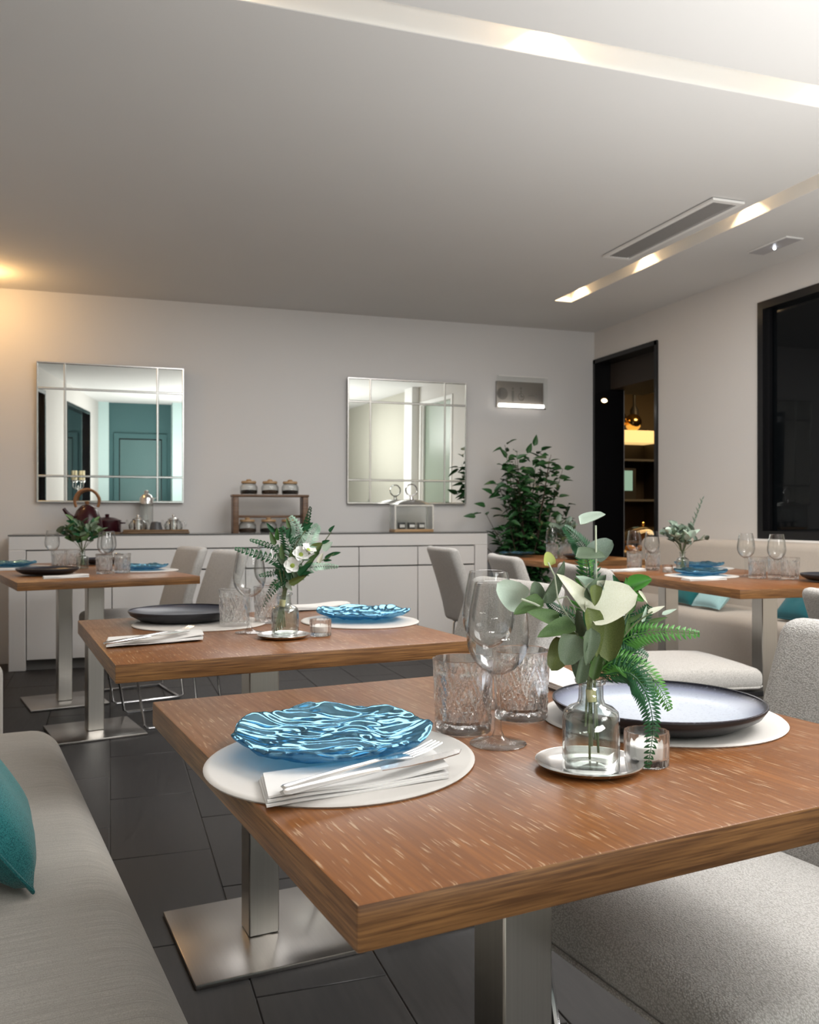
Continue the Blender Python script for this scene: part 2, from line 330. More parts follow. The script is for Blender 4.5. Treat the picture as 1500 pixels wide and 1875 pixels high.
# left wall (slanted) with two night windows
Lm = Matrix.Translation((leftx(0), 0, 0)) @ rotz(LA)   # local +y runs along the wall, +x into the room
def ly(y): return y/math.cos(LA)
m = MB(); W1 = (ly(-1.29), ly(.54)); W2 = (ly(1.86), ly(3.3))
for y0, y1, z0, z1 in [(ly(-2.2), W1[0], -.1, ZC), (W1[0], W1[1], -.1, .95), (W1[0], W1[1], 2.37, ZC), (W1[1], W2[0], -.1, ZC), (W2[0], W2[1], -.1, .95), (W2[0], W2[1], 2.37, ZC), (W2[1], ly(6.9), -.1, ZC)]:
    m.box(-.12, 0, y0, y1, z0, z1, Lm)
struct(m.build('wall_left', M['wall_right'], ang=0))
for i, (a, b2) in enumerate((W1, W2)):
    m = MB(); f = .05
    for y0, y1, z0, z1 in [(a, b2, .95, 1.0), (a, b2, 2.32, 2.37), (a, a+f, 1.0, 2.32), (b2-f, b2, 1.0, 2.32)]: m.box(-.1, .008, y0, y1, z0, z1, Lm)
    wn = struct(m.build('window_%d' % (i+3), M['black'], ang=0))
    MB().box(-.06, -.05, a+f, b2-f, 1.0, 2.32, Lm).build('pane', M['blackpane'], wn, ang=0)
# front wall: teal bay with a door, pale teal pilasters
struct(MB().box(-.02, .98, YF+.001, YF+.03, 0, ZC).build('wall_teal', M['teal'], ang=0))
struct(MB().box(-.19, -.02, YF+.001, YF+.10, 0, ZC).build('trim_5', M['tealpale'], ang=0))
struct(MB().box(.98, 1.5, YF+.001, YF+.45, 0, ZC).build('trim_6', M['tealpale'], ang=0))
d = MB(); d.box(.06, .14, YF+.031, YF+.06, 0, 2.02); d.box(.83, .91, YF+.031, YF+.06, 0, 2.02); d.box(.06, .91, YF+.031, YF+.06, 2.02, 2.10)
dr = struct(d.build('door_1', M['teal'], ang=0))
MB().rbox(.155, .815, YF+.032, YF+.05, .01, 2.0, .004).build('door_leaf', M['tealdoor'], dr)
MB().box(.14, .155, YF+.031, YF+.034, 0, 2.02).box(.815, .83, YF+.031, YF+.034, 0, 2.02).box(.14, .83, YF+.031, YF+.034, 2.0, 2.02).build('door_gap', M['black'], dr, ang=0)
MB().tube([(.77, YF+.05, 1.02), (.77, YF+.09, 1.02), (.67, YF+.09, 1.02)], .008).build('door_handle', M['silver'], dr)
# ------------------------------------------------------------------ doorway and the bar beyond
m = MB(); F = .035
m.box(XR-.015, XR+.27, DY1-.03, DY1+.005, 0, DZ); m.box(XR-.015, XR+.15, DY0-.005, DY0+.03, 0, DZ); m.box(XR-.015, XR+.15, DY0, DY1, DZ-.03, DZ+.005)
do = struct(m.build('door_2', M['black'], ang=0))
struct(MB().box(XR+.14, XR+.62, DY0-1.2, DY1+.2, 2.12, 2.40).build('trim_7', M['brownwall'], ang=0))
dl = thing('reflection_glow', 'small warm oval glow standing in for a downlight reflection on the black door reveal', 'lamp', (XR+.075, DY1-.031, 2.02))  # glowing disc imitates a downlight mirrored in the black panel
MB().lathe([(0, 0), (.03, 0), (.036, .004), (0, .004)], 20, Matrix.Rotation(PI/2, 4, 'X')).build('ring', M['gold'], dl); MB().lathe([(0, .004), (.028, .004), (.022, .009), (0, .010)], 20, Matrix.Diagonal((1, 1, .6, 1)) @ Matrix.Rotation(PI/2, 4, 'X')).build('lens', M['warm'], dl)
struct(MB().box(XR+.14, 8.6, 10.2, 10.3, -.1, 2.9).build('wall_bar_back', M['barwall'], ang=0))
struct(MB().box(8.5, 8.6, 4.0, 10.2, -.1, 2.9).build('wall_bar_right', M['brownwall'], ang=0))
struct(MB().box(XR+.14, 8.6, 3.9, 4.0, -.1, 2.9).build('wall_bar_front', M['brownwall'], ang=0))
struct(MB().box(XR+.14, XR+.26, DY1+.001, 10.2, -.1, 2.9).build('wall_bar_left', M['black'], ang=0))
struct(MB().box(XR+.14, 8.6, 4.0, 10.2, -.1, 0).build('floor_bar', M['tile'], ang=0))
struct(MB().box(XR+.14, 8.6, 4.0, 10.2, 2.9, 3.0).build('ceiling_bar', M['barwall'], ang=0))
area('bar_light', (5.9, 7.4, 2.85), (0, 0, 0), .8, .8, 34, (1, .66, .32))
area('added_counter_fill', (5.3, 7.9, 1.35), (0, 0, 0), .5, .3, 5, (1, .62, .25))  # added warm fill to brighten the counter, no lamp modelled
# back bar shelf unit, seen through the doorway
sh = thing('back_bar_shelf', 'dark open bar shelf glowing amber, seen through the doorway', 'shelf', (5.62, 8.75, 0))
MB().box(-.42, .42, .30, .33, 0, 2.05).build('back_panel', M['brownwall'], sh, ang=0)
for x in (-.40, .40): MB().box(x-.02, x+.02, 0, .30, 0, 1.95).build('upright', M['brownwall'], sh, ang=0)
for z in (.30, .58, .72, 1.20, 1.66): MB().box(-.38, .38, .0, .30, z-.012, z+.012).build('shelf_board', M['rackwood'] if z not in (1.2, 1.66) else M['cabtop'], sh, ang=0)
MB().box(-.42, .42, -.01, .30, 1.86, 2.0).build('lit_fascia', M['warmglow'], sh, ang=0)
def ball(r, n=20): return MB().lathe([(r*math.sin(PI*k/12), -r*math.cos(PI*k/12)) for k in range(13)], n)
for x, z, r, lab in [(-.13, 2.13, .125, 'larger shiny gold ball on top of the bar shelf'), (.10, 2.10, .10, 'smaller dark gold ball on the bar shelf top')]:
    o = ball(r).build('gold_ball', M['gold'], None); o.location = (5.62+x, 8.85, 2.0+r); tag(o, lab, 'ornament', 'gold balls on the bar shelf')
bt = thing('slim_bottle', 'slim dark bottle standing on top of the bar shelf', 'bottle', (5.62+.21, 8.99, 2.0)); MB().lathe([(0, 0), (.05, 0), (.05, .26), (.018, .32), (.018, .46), (0, .46)], 16).build('body', M['greybox'], bt); MB().lathe([(0, .461), (.02, .461), (.02, .50), (0, .50)], 12).build('cap', M['gold'], bt)
sc = thing('bar_screen', 'small greenish lit screen on the bar shelf', 'screen', (5.60, 8.83, 1.212)); MB().rbox(-.15, .15, 0, .04, 0, .36, .006).build('case', M['greybox'], sc); MB().box(-.08, .10, -.004, -.001, .10, .33).build('display', M['screen'], sc, ang=0)
bw = MB().lathe([(0, 0), (.05, 0), (.12, .09), (.125, .13), (.11, .10), (.04, .02), (0, .02)], 24).build('copper_bowl', M['copper']); bw.location = (5.85, 8.9, .732); tag(bw, 'coppery round bowl on the lower bar shelf', 'bowl')
co = thing('pastry_counter', 'amber lit pastry counter behind the doorway', 'counter', (5.15, 7.75, 0))
MB().rbox(-.5, .6, 0, .5, 0, .62, .01).build('body', M['rackwood'], co); MB().rbox(-.53, .63, -.03, .53, .62, .66, .005).build('top', M['barwall'], co)
for i, (x, y) in enumerate([(-.02, .23), (.055, .10), (.13, .23), (.205, .10), (.28, .23), (.055, .36), (.205, .36)]):
    o = MB().lathe([(0, 0), (.04, 0), (.055, .02), (.045, .045), (0, .055)], 14).build('pastry', M['pastry']); o.location = (5.15+x, 7.75+y, .66); tag(o, 'golden brown pastry on the bar counter, %s' % ('leftmost', 'front left', 'in the middle', 'front right', 'rightmost', 'back left', 'back right')[i], 'pastry', 'pastries on the bar counter')
dm = thing('glass_dome', 'clear glass dome over pastries on the bar counter', 'dome', (5.28, 7.98, .661)); MB().lathe([(.27, 0), (.27, .10), (.22, .19), (.12, .245), (.0, .26)], 32).build('dome', M['thin'], dm); ball(.02, 12).build('knob', M['gold'], dm).location = (0, 0, .28)
# ------------------------------------------------------------------ mirrors
def mirror(x0, lab):
    t = thing('wall_mirror', lab, 'mirror', (x0+.5, YB, 1.122), 0, 'square mirrors on the back wall')
    tilt = Matrix.Rotation(math.radians(.95), 4, 'X')
    b_ = .006; T = Matrix.Translation((0, -.028, 0)) @ tilt
    MB().box(-.5, .5, .0, .012, 0, .985, T).build('backing', M['greybox'], t, ang=0)
    xs = [-.497, -.315, .315, .497]; zs = [.004, .185, .80, .981]
    if x0 > 1: xs = [-.497, -.316, .311, .497]
    for i in range(3):
        for j in range(3):
            a, b2, c2, d = xs[i]+.002, xs[i+1]-.002, zs[j]+.002, zs[j+1]-.002
            vs = [(a, -.001, c2), (b2, -.001, c2), (b2, -.001, d), (a, -.001, d), (a+b_, -.005, c2+b_), (b2-b_, -.005, c2+b_), (b2-b_, -.005, d-b_), (a+b_, -.005, d-b_)]
            MB().add(vs, [(4, 5, 6, 7), (0, 1, 5, 4), (1, 2, 6, 5), (2, 3, 7, 6), (3, 0, 4, 7)], T).build('mirror_panel', M['mirror'], t, ang=0)
    fr = MB()
    for x in (-.5, .493): fr.box(x, x+.007, -.008, .012, 0, .985, T)
    for z in (0, .978): fr.box(-.493, .493, -.008, .012, z, z+.007, T)
    fr.build('frame', M['silver'], t, ang=0)
    g = MB()
    for x in xs[1:3]: g.box(x-.004, x+.004, -.0065, -.001, .007, .978, T)
    for z in zs[1:3]: g.box(-.493, .493, -.0062, -.001, z-.004, z+.004, T)
    g.build('glazing_bars', M['silver'], t, ang=0)
mirror(-.487, 'square panelled mirror above the teapots, reflecting a teal door')
mirror(1.757, 'square panelled mirror above the lantern, beside the lit sign')
# ------------------------------------------------------------------ lit toilet sign
sg = thing('lit_sign', 'small lit wall sign with toilet pictograms and an arrow', 'sign', (3.25, YB, 1.93))
MB().rbox(-.215, .215, -.03, -.001, .0, .215, .004).build('back_plate', M['signplate'], sg)
MB().tube([(-.205, -.05, .012), (.205, -.05, .012)], .016, 12).build('light_tube', M['led'], sg)
MB().rbox(-.225, .235, -.062, -.057, -.012, .255, .001, 1).build('acrylic_panel', M['thin'], sg)
MB().box(-.215, .235, -.064, -.055, .251, .257).build('panel_edge', M['white'], sg, ang=0)
MB().rbox(-.23, .22, -.066, -.031, -.014, -.004, .003).build('lamp_bracket', M['chrome'], sg)
def picto(x, kind):
    m = MB(); Y = -.0315
    Rx = lambda x, z: Matrix.Translation((x, Y, z)) @ Matrix.Rotation(PI/2, 4, 'X')
    if kind == 'person': m.lathe([(0, 0), (.010, 0), (.010, .001), (0, .001)], 12, Rx(x, .155)); m.box(x-.011, x+.011, Y-.001, Y, .08, .14); m.box(x-.008, x+.008, Y-.001, Y, .045, .08)
    elif kind == 'wheel': m.tube([(x+.028*math.cos(a), Y, .085+.028*math.sin(a)) for a in [k*PI/8 for k in range(16)]], .004, 5, True); m.lathe([(0, 0), (.010, 0), (.010, .001), (0, .001)], 12, Rx(x, .16)); m.box(x-.005, x+.005, Y-.001, Y, .09, .145); m.box(x-.005, x+.03, Y-.001, Y, .088, .096)
    elif kind == 'disc': m.lathe([(0, 0), (.05, 0), (.05, .001), (0, .001)], 20, Rx(x, .11))
    else: m.box(x-.04, x+.03, Y-.001, Y, .098, .106); m.prism([(0, -.018), (.028, 0), (0, .018)], 0, .001, Rx(x+.03, .102))
    m.build('pictogram', M['signmark'], sg, ang=0)
picto(-.165, 'disc'); picto(-.07, 'person'); picto(.005, 'wheel'); picto(.11, 'arrow')
# ------------------------------------------------------------------ ceiling fittings
vt = thing('air_vent', 'long grey slatted air vent in the ceiling', 'vent', (2.925, 4.19, ZC))
MB().box(-.09, .09, -.51, .51, -.004, -.0005).build('backing', M['ventdark'], vt, ang=0)
m = MB(); m.box(-.095, -.07, -.52, .52, -.016, -.0045); m.box(.07, .095, -.52, .52, -.016, -.0045); m.box(-.07, .07, -.52, -.49, -.016, -.0045); m.box(-.07, .07, .49, .52, -.016, -.0045); m.build('frame', M['white'], vt, ang=0)
sm = MB().box(-.0035, .0035, -.49, .49, -.014, -.0045, Matrix.Rotation(.35, 4, 'Y')).mesh('slat', M['vent'], 0)
for k in range(9): link('slat', sm, vt, Matrix.Translation((-.056+.014*k, 0, 0)))
cp = thing('emergency_light', 'small grey ceiling panel with a tiny white light', 'lamp', (3.68, 4.215, ZC))
MB().rbox(-.062, .062, -.165, .165, -.008, -.0005, .003).build('frame', M['white'], cp); MB().rbox(-.054, .054, -.157, .157, -.0105, -.0085, .001, 1).build('cover', M['panelgrey'], cp); ball(.009, 12).build('bulb', M['ledwhite'], cp).location = (.0, .0, -.019)
wl = thing('ceiling_lamp', 'warm glowing ceiling lamp at the left edge by the back wall', 'lamp', (-.80, 6.28, ZC))
MB().lathe([(0, -.03), (.06, -.03), (.065, -.001), (0, -.001)], 24).build('base', M['black'], wl); MB().lathe([(0, -.075), (.04, -.07), (.05, -.031), (0, -.031)], 24).build('shade', M['warm'], wl)
pl = bpy.data.lights.new('ceiling_lamp_glow', 'POINT'); pl.energy = 9; pl.color = (1, .58, .22); pl.shadow_soft_size = .05; po = bpy.data.objects.new('ceiling_lamp_glow', pl); C.objects.link(po); po.location = (-.80, 6.28, ZC-.13)
# ------------------------------------------------------------------ sideboard
sb = thing('sideboard', 'long white sideboard with drawers and doors along the back wall', 'cabinet', (0, 6.341, 0))
SX0, SX1 = -.633, 2.79
m = MB(); m.rbox(SX0, SX1, 0, .39, .80, .892, .004, 1); m.rbox(SX0, SX0+.105, 0, .39, 0, .80, .004, 1); m.rbox(SX1-.105, SX1, 0, .39, 0, .80, .004, 1); m.box(SX0+.1, SX1-.1, .06, .39, .07, .80)
m.build('body', M['cab'], sb, ang=30)
MB().box(SX0+.1, SX1-.1, .045, .06, .0, .80).build('recess', M['cabgap'], sb, ang=0)
MB().rbox(SX0-.003, SX1+.003, -.004, .392, .892, .901, .001, 1).build('glass_top', M['cabtop'], sb)
cols = [-.526, .012, .543, .915, 1.29, 1.753, 2.216, 2.683]
for a, b2 in zip(cols, cols[1:]):
    MB().rbox(a+.003, b2-.003, .006, .044, .655, .793, .002, 1).build('drawer', M['cab'], sb); MB().rbox(a+.003, b2-.003, .006, .044, .072, .645, .002, 1).build('cabinet_door', M['cab'], sb)
ZT = .901
# things on the sideboard
def ring_pts(r, n=28, a0=0, a1=2*PI): return [(r*math.cos(a0+(a1-a0)*k/n), 0, r*math.sin(a0+(a1-a0)*k/n)) for k in range(n+1)]
k = thing('kettle', 'dark maroon kettle with a copper loop handle on the sideboard', 'kettle', (-.15, 6.47, ZT), .3)
MB().lathe([(0, 0), (.105, 0), (.112, .012), (.10, .09), (.07, .16), (.045, .19), (.03, .20), (0, .203)], 32).build('body', M['maroon'], k)
MB().lathe([(0, .203), (.012, .204), (.016, .222), (0, .228)], 16).build('lid_knob', M['copper'], k)
MB().tube([(-.085, 0, .09), (-.13, 0, .14), (-.155, 0, .175)], [.022, .016, .012], 12).build('spout', M['maroon'], k)
MB().tube([(x*1.0, 0, z+.225) for x, _, z in ring_pts(.082, 24, -.5, PI+.5)], .010, 8).build('handle', M['copper'], k)
p = thing('casserole_pot', 'small maroon casserole pot with lid beside the kettle', 'pot', (-.02, 6.632, ZT), .1)
MB().lathe([(0, 0), (.085, 0), (.093, .01), (.095, .085), (0, .085)], 32).build('body', M['maroon'], p); MB().lathe([(.098, .086), (.098, .093), (.05, .112), (.012, .118), (.016, .135), (0, .14)], 32).build('lid', M['maroon'], p)
for s in (-1, 1): MB().rbox(s*.108-.016, s*.108+.016, -.025, .025, .068, .08, .004).build('handle', M['maroon'], p)
tr = thing('wicker_tray', 'flat woven tray under the two teapots on the sideboard', 'tray', (.305, 6.47, ZT))
MB().rbox(-.225, .225, -.09, .09, 0, .016, .006).build('base', M['wicker'], tr); rm = MB()
rm.tube([(-.216, -.082, .02), (.216, -.082, .02), (.216, .082, .02), (-.216, .082, .02)], .009, 6, True); rm.build('rim', M['wicker'], tr)
MB().rbox(-.30, -.226, -.03, .03, 0, .012, .005).build('tray_handle', M['wicker'], tr)
def teapot():
    t = thing('teapot', '', 'teapot')
    MB().lathe([(0, 0), (.045, 0), (.062, .02), (.064, .045), (.05, .07), (.036, .078), (.034, .077), (.048, .068), (.061, .045), (.059, .021), (.043, .003), (0, .003)], 32).build('glass_body', M['thin'], t)
    MB().lathe([(0, .012), (.030, .012), (.030, .082), (0, .082)], 24).build('infuser', M['silver'], t)
    lid = MB().lathe([(.04, .080), (.04, .086), (.02, .096), (.006, .099), (0, .099)], 24).build('lid', M['silver'], t); ball(.010, 12).build('knob', M['silver'], lid).location = (0, 0, .109)
    MB().tube([(.055, 0, .065), (.085, 0, .075), (.098, 0, .05), (.085, 0, .022), (.06, 0, .018)], .006, 8).build('handle', M['thin'], t)
    MB().tube([(-.055, 0, .03), (-.08, 0, .05), (-.092, 0, .078)], [.014, .009, .007], 8).build('spout', M['thin'], t)
    return t
put('teapot', teapot, (.185, 6.47, ZT+.0165), .6, 'glass teapot with steel infuser at the left of the tray', 'teapots on the tray'); put('teapot', teapot, (.425, 6.47, ZT+.0165), -.6, 'glass teapot with steel infuser at the right end of the tray', 'teapots on the tray')
mg = MB().lathe([(0, .068), (.026, .068), (.034, .062), (.046, .008), (.048, 0), (.044, 0), (.030, .058), (0, .06)], 28).build('upturned_cup', M['darkmug']); mg.location = (.305, 6.448, ZT+.0165); tag(mg, 'dark grey cup upside down between the two teapots', 'cup')
bo = thing('tall_glass_jar', 'tall clear glass jar with a shiny steel cap behind the teapots', 'jar', (.25, 6.635, ZT))
MB().lathe([(0, 0), (.043, 0), (.045, .006), (.045, .21), (.041, .21), (.041, .008), (0, .006)], 28).build('glass_body', M['thin'], bo); MB().lathe([(.047, .211), (.047, .25), (.03, .275), (.012, .285), (.014, .305), (0, .31)], 28).build('cap', M['silver'], bo)
rk = thing('jar_rack', 'brown wooden two-level rack holding tea jars on the sideboard', 'rack', (1.115, 6.5, ZT))
for x in (-.255, .255): MB().rbox(x-.02, x+.02, -.06, .06, 0, .262, .003).build('side_post', M['rackwood'], rk)
MB().rbox(-.28, .28, -.065, .065, .2625, .28, .003).build('top_shelf', M['rackwood'], rk); MB().rbox(-.235, .235, .045, .058, .11, .13, .003).build('back_rail', M['rackwood'], rk)
def jar(tm):
    def f():
        t = thing('tea_jar', '', 'jar')
        MB().lathe([(0, 0), (.056, 0), (.064, .012), (.064, .055), (.054, .074), (.046, .080), (.043, .080), (.051, .073), (.061, .054), (.061, .013), (.054, .004), (0, .004)], 28).build('glass_body', M['thin'], t)
        MB().lathe([(0, .005), (.054, .005), (.0595, .014), (.0595, .030), (.03, .035), (0, .033)], 24).build('tea_leaves', M[tm], t)
        l = MB().lathe([(0, .0805), (.052, .0805), (.055, .086), (.052, .098), (0, .098)], 28).build('wooden_lid', M['lid'], t); MB().lathe([(0, 0), (.018, 0), (.02, .008), (.010, .014), (0, .014)], 16).build('lid_knob', M['lid'], l).location = (.0, 0, .0985)
        return t
    return f
for r, z in ((0, ZT), (1, ZT+.2805)):
    for i in range(3):
        put('jar%d' % ((i+r) % 2), jar('tea' if (i+r) % 2 else 'teabrown'), (1.115+(-.155, -.0, .15)[i]-(.01 if r == 0 else 0), 6.5, z), .4*i+r, ('tea jar with wooden lid, %s on the %s' % (('leftmost', 'middle one', 'rightmost')[i], ('sideboard under the rack shelf', 'top shelf of the rack')[r])), 'tea jars on the rack')
ln = thing('glass_lantern', 'square glass and steel lantern with a ring handle on the sideboard', 'lantern', (2.215, 6.50, ZT), -.05)
MB().rbox(-.155, .155, -.085, .085, 0, .022, .003).build('base', M['lid'], ln)
m = MB()
for x in (-.15, .15):
    for y in (-.08, .08): m.box(x-.006, x+.006, y-.006, y+.006, .0225, .20)
for y in (-.08, .08): m.box(-.156, .156, y-.006, y+.006, .20, .21)
for x in (-.15, .15): m.box(x-.006, x+.006, -.074, .074, .20, .21)
m.build('frame', M['silver'], ln, ang=0)
for y in (-.08, .08): MB().box(-.143, .143, y-.0015, y+.0015, .023, .199).build('glass_pane', M['thin'], ln, ang=0)
for x in (-.15, .15): MB().box(x-.0015, x+.0015, -.073, .073, .023, .199).build('glass_pane', M['thin'], ln, ang=0)
def dome(co): return co
vs = []; fs = []; NX, NY = 16, 10
for i in range(NX+1):
    for j in range(NY+1):
        u, v = i/NX*2-1, j/NY*2-1; vs.append((u*.165, v*.095, .2105+.042*(1-abs(u)**2.4)*(1-abs(v)**2.4)))
for i in range(NX):
    for j in range(NY): a = i*(NY+1)+j; fs.append((a, a+NY+1, a+NY+2, a+1))
MB().add(vs, fs).build('domed_lid', M['silver'], ln)
MB().lathe([(0, .252), (.018, .252), (.012, .268), (.016, .275), (0, .28)], 16).build('finial', M['silver'], ln)
MB().tube([(x, 0, z+.325) for x, _, z in ring_pts(.045, 27)][:-1], .0055, 8, True).build('ring_handle', M['chrome'], ln)
for i, x in enumerate((-.08, 0, .08)):
    q = thing('tea_tin', ('leftmost', 'middle', 'rightmost')[i]+' small dark tin inside the glass lantern', 'tin', (2.215+x, 6.50, ZT+.0225), 0, 'tins in the lantern'); MB().rbox(-.025, .025, -.02, .02, 0, .05, .002).build('body', M['greybox'], q); MB().rbox(-.02, .02, -.021, -.0202, .012, .035, .0003, 1).build('paper_label', M['napkin'], q)
# ------------------------------------------------------------------ leaves
def leaf_mesh(name, mt, wid=.5, tipp=1.6, cup=.12, fold=.1, n=10, base_round=.55, curl=0):
    """leaf of length 1 along +y from the origin, normal +z"""
    vs = []; fs = []; half = []
    for i in range(n+1):
        t = i/n; wv = wid*.5*(math.sin(PI*t**base_round))**(1/tipp) if 0 < t < 1 else 0
        half.append((t, wv))
    K = 4
    for t, wv in half:
        for kx in range(-K, K+1):
            s = kx/K; x = s*wv; z = cup*(s*s)*wv*2 + fold*abs(s)*wv*2 - curl*t*t
            vs.append((x, t, z))
    r = 2*K+1
    for i in range(n):
        for kx in range(2*K): a = i*r+kx; fs.append((a, a+1, a+r+1, a+r))
    nv = len(vs); th = .006
    vs += [(x, y, z-th) for x, y, z in vs]; fs += [tuple(i+nv for i in q[::-1]) for q in fs]
    return MB().add(vs, fs).mesh(name, mt, 60)
def frame(p, d, nrm, L, wscale=1):
    d = Vector(d).normalized(); nrm = Vector(nrm); x = d.cross(nrm).normalized(); z = x.cross(d).normalized()
    R = Matrix((x, d, z)).transposed().to_4x4()
    return Matrix.Translation(p) @ R @ Matrix.Diagonal((L*wscale, L, L, 1))
def camdir(a, away=0):   # image angle (degrees, 0 right, 90 up) with a lean away from the viewer
    a = math.radians(a); return RIGHT*math.cos(a)+UP*math.sin(a)+AWAY*away
LM = {}
def getleaf(kind, mt):
    key = (kind, mt)
    if key not in LM:
        p = dict(round=dict(wid=.92, tipp=2.2, cup=.16, fold=.02), oval=dict(wid=.62, tipp=1.5, cup=.2, fold=.06), slim=dict(wid=.34, tipp=1.2, cup=.1, fold=.15), cupped=dict(wid=.75, tipp=1.7, cup=.5, fold=.1, curl=.2), ficus=dict(wid=.46, tipp=1.15, cup=.1, fold=.12, curl=.18, n=6))[kind]
        LM[key] = leaf_mesh('leaf', M[mt], **p)
    return LM[key]
def fern(path, width, mt, parent, M4=None, n=26, droop=.25, nrm=None, name='fern_frond', taper=.55, wf=.68):
    """frond along a 3D path with paired leaflets, one mesh"""
    P = [Vector(p) for p in path]
    def ev(t):
        f = t*(len(P)-1); i = min(int(f), len(P)-2); u = f-i
        a = P[max(i-1, 0)]; b = P[i]; c = P[i+1]; d = P[min(i+2, len(P)-1)]
        return .5*((2*b)+(c-a)*u+(2*a-5*b+4*c-d)*u*u+(3*b-a-3*c+d)*u**3)
    m = MB(); tot = sum((P[i+1]-P[i]).length for i in range(len(P)-1))
    pts = [ev(k/14) for k in range(15)]; m.tube(pts, [.0011*(1-.7*k/14) for k in range(15)], 5)
    nrm = Vector(nrm) if nrm is not None else -AWAY+UP*.5
    for k in range(n):
        t = .10+.90*k/n; p = ev(t); tg = (ev(min(1, t+.02))-ev(max(0, t-.02))).normalized(); sd = tg.cross(nrm).normalized(); nn = sd.cross(tg).normalized()
        L = width*.5*min(1, (t/.16)**.6)*(1-t)**taper*1.12+.0012
        wv = tot/n*wf
        for s in (-1, 1):
            d = (sd*s*.90+tg*.45-nn*droop*.4).normalized(); e = tg-d*tg.dot(d); e.normalize()
            q = [p-e*wv*.5, p+d*L*.35-e*wv*.75+nn*.0006, p+d*L*.8-e*wv*.35-nn*droop*L*.25, p+d*L-nn*droop*L*.45+tg*L*.08, p+d*L*.75+e*wv*.5-nn*droop*L*.25, p+d*L*.35+e*wv*.75+nn*.0006, p+e*wv*.5]
            mid = p+d*L*.45+nn*L*.05
            m.add(q+[mid], [(i, i+1, 7) for i in range(6)])
    return m.build(name, M[mt], parent, 0)
def bouquet(label, base):
    t = thing('bouquet', label, 'bouquet', base); bpy.context.view_layer.update(); return t
def addleaf(t, kind, mt, p, d, nrm, L, ws=1, name='leaf'):
    return link(name, getleaf(kind, mt), t, Matrix.Translation(-t.location) @ frame(p, d, nrm, L, ws))
def addtube(t, name, pts, r, mt, n=6):
    o = MB().tube([Vector(p)-t.location for p in pts], r, n).build(name, M[mt], t); return o
# ------------------------------------------------------------------ tables
TZ, TT = .75, .036
def pedestal_table():
    t = thing('dining_table', '', 'table'); a = .39
    top = MB(); top.rbox(-a, a, -a, a, TZ-TT, TZ, .0025, 2)
    me = top.mesh('table_top', [M['wood'], M['edge']]); 
    for pl_ in me.polygons:
        if abs(pl_.normal.z) < .7: pl_.material_index = 1
    link('table_top', me, t)
    MB().rbox(-.0375, .0375, -.0375, .0375, .012, TZ-TT-.0005, .003, 1).build('post', M['steel'], t)
    MB().rbox(-.20, .20, -.20, .20, 0, .0115, .003, 2).build('base_plate', M['base'], t)
    return t
R8, R7, R12, RM4 = math.radians(8), math.radians(6.7), math.radians(12.5), math.radians(-4.5)
def tab(cx, cy, r, lab, s=None): return put('table', pedestal_table, (cx, cy, 0), r, lab, 'square oak pedestal tables', s)
def ctr(x, y, r, a=.39, b=.39): return (x+a*math.cos(r)-b*math.sin(r), y+a*math.sin(r)+b*math.cos(r))
T1 = ctr(.169, .617, R8, .39, .39); T2 = ctr(.009, 1.753, R7); T3a = ctr(-.367, 4.014, R12); T3b = ctr(-.367, 4.014, R12, .39, .39+.785); T5a = ctr(2.25, 2.76, RM4); T5b = ctr(2.25, 2.76, RM4, .39, .39+.785); T6 = ctr(2.47, 4.80, .02)
tab(*T1, R8, 'nearest square oak table with the eucalyptus vase'); tab(*T2, R7, 'second oak table, with the fern and white flower vase')
tab(*T3a, R12, 'nearer half of the far left double table'); tab(*T3b, R12, 'farther half of the far left double table'); tab(*T5a, RM4, 'nearer half of the right double table by the bench'); tab(*T5b, RM4, 'farther half of the right double table by the bench'); tab(*T6, .02, 'far right oak table in front of the plant')
# ------------------------------------------------------------------ chairs
def chair():
    t = thing('dining_chair', '', 'chair')     # faces +y, origin at the floor under the seat centre
    def puff(co):
        x, y, z = co; k = max(0, 1-(x/.24)**4)*max(0, 1-(y/.25)**4)
        return (x, y, z+(.018*k if z > .44 else 0))
    s = MB().rbox(-.235, .235, -.20, .25, .40, .475, .03, 4, fn=puff, cuts=3).build('seat', M['chair'], t, 80)
    MB().tube([(x, y, .412) for x, y in [(-.235, -.18), (-.235, .22), (-.21, .25), (.21, .25), (.235, .22), (.235, -.18)]], .004, 6).build('piping', M['chair'], s)
    vs = []; n = 12; prof = []
    bk = MB(); 
    def bend(co):
        x, y, z = co; u = max(0, (z-.40)/.44)
        y2 = y-.13*u**1.25-.02*u; wv = 1-.04*u+.0*u
        return (x*wv, y2-.02*(x/.23)**2*0+.025*(x/.23)**2*u, z)
    bk.rbox(-.232, .232, -.255, -.195, .395, .845, .026, 4, fn=bend, cuts=4)
    bk.build('backrest', M['chair'], t, 80)
    for sx in (-1, 1):
        x = sx*.205
        MB().tube([(x, .20, .3905), (x, .205, .37), (x, .150, .02), (x, .130, .008), (x, -.215, .008), (x, -.235, .02), (x, -.20, .37), (x, -.18, .3905)], .007, 8).build('sled_leg', M['chrome'], t)
        MB().rbox(sx*.222-.009, sx*.222+.009, -.20, .245, .378, .3995, .003, 1).build('seat_rail', M['darkchrome'], t)
    MB().tube([(-.205, .205, .39), (.205, .205, .39)], .007, 8).build('cross_bar', M['chrome'], t); MB().tube([(-.205, -.215, .008), (.205, -.215, .008)], .0065, 8).build('floor_bar', M['chrome'], t)
    return t
def seat(x, y, face, lab): return put('chair', chair, (x, y, 0), face-PI/2, lab, 'grey upholstered dining chairs')
u8 = (math.cos(R8), math.sin(R8)); v8 = (-math.sin(R8), math.cos(R8))
def tl(T, r, u, v): return (T[0]+u*math.cos(r)-v*math.sin(r), T[1]+u*math.sin(r)+v*math.cos(r))
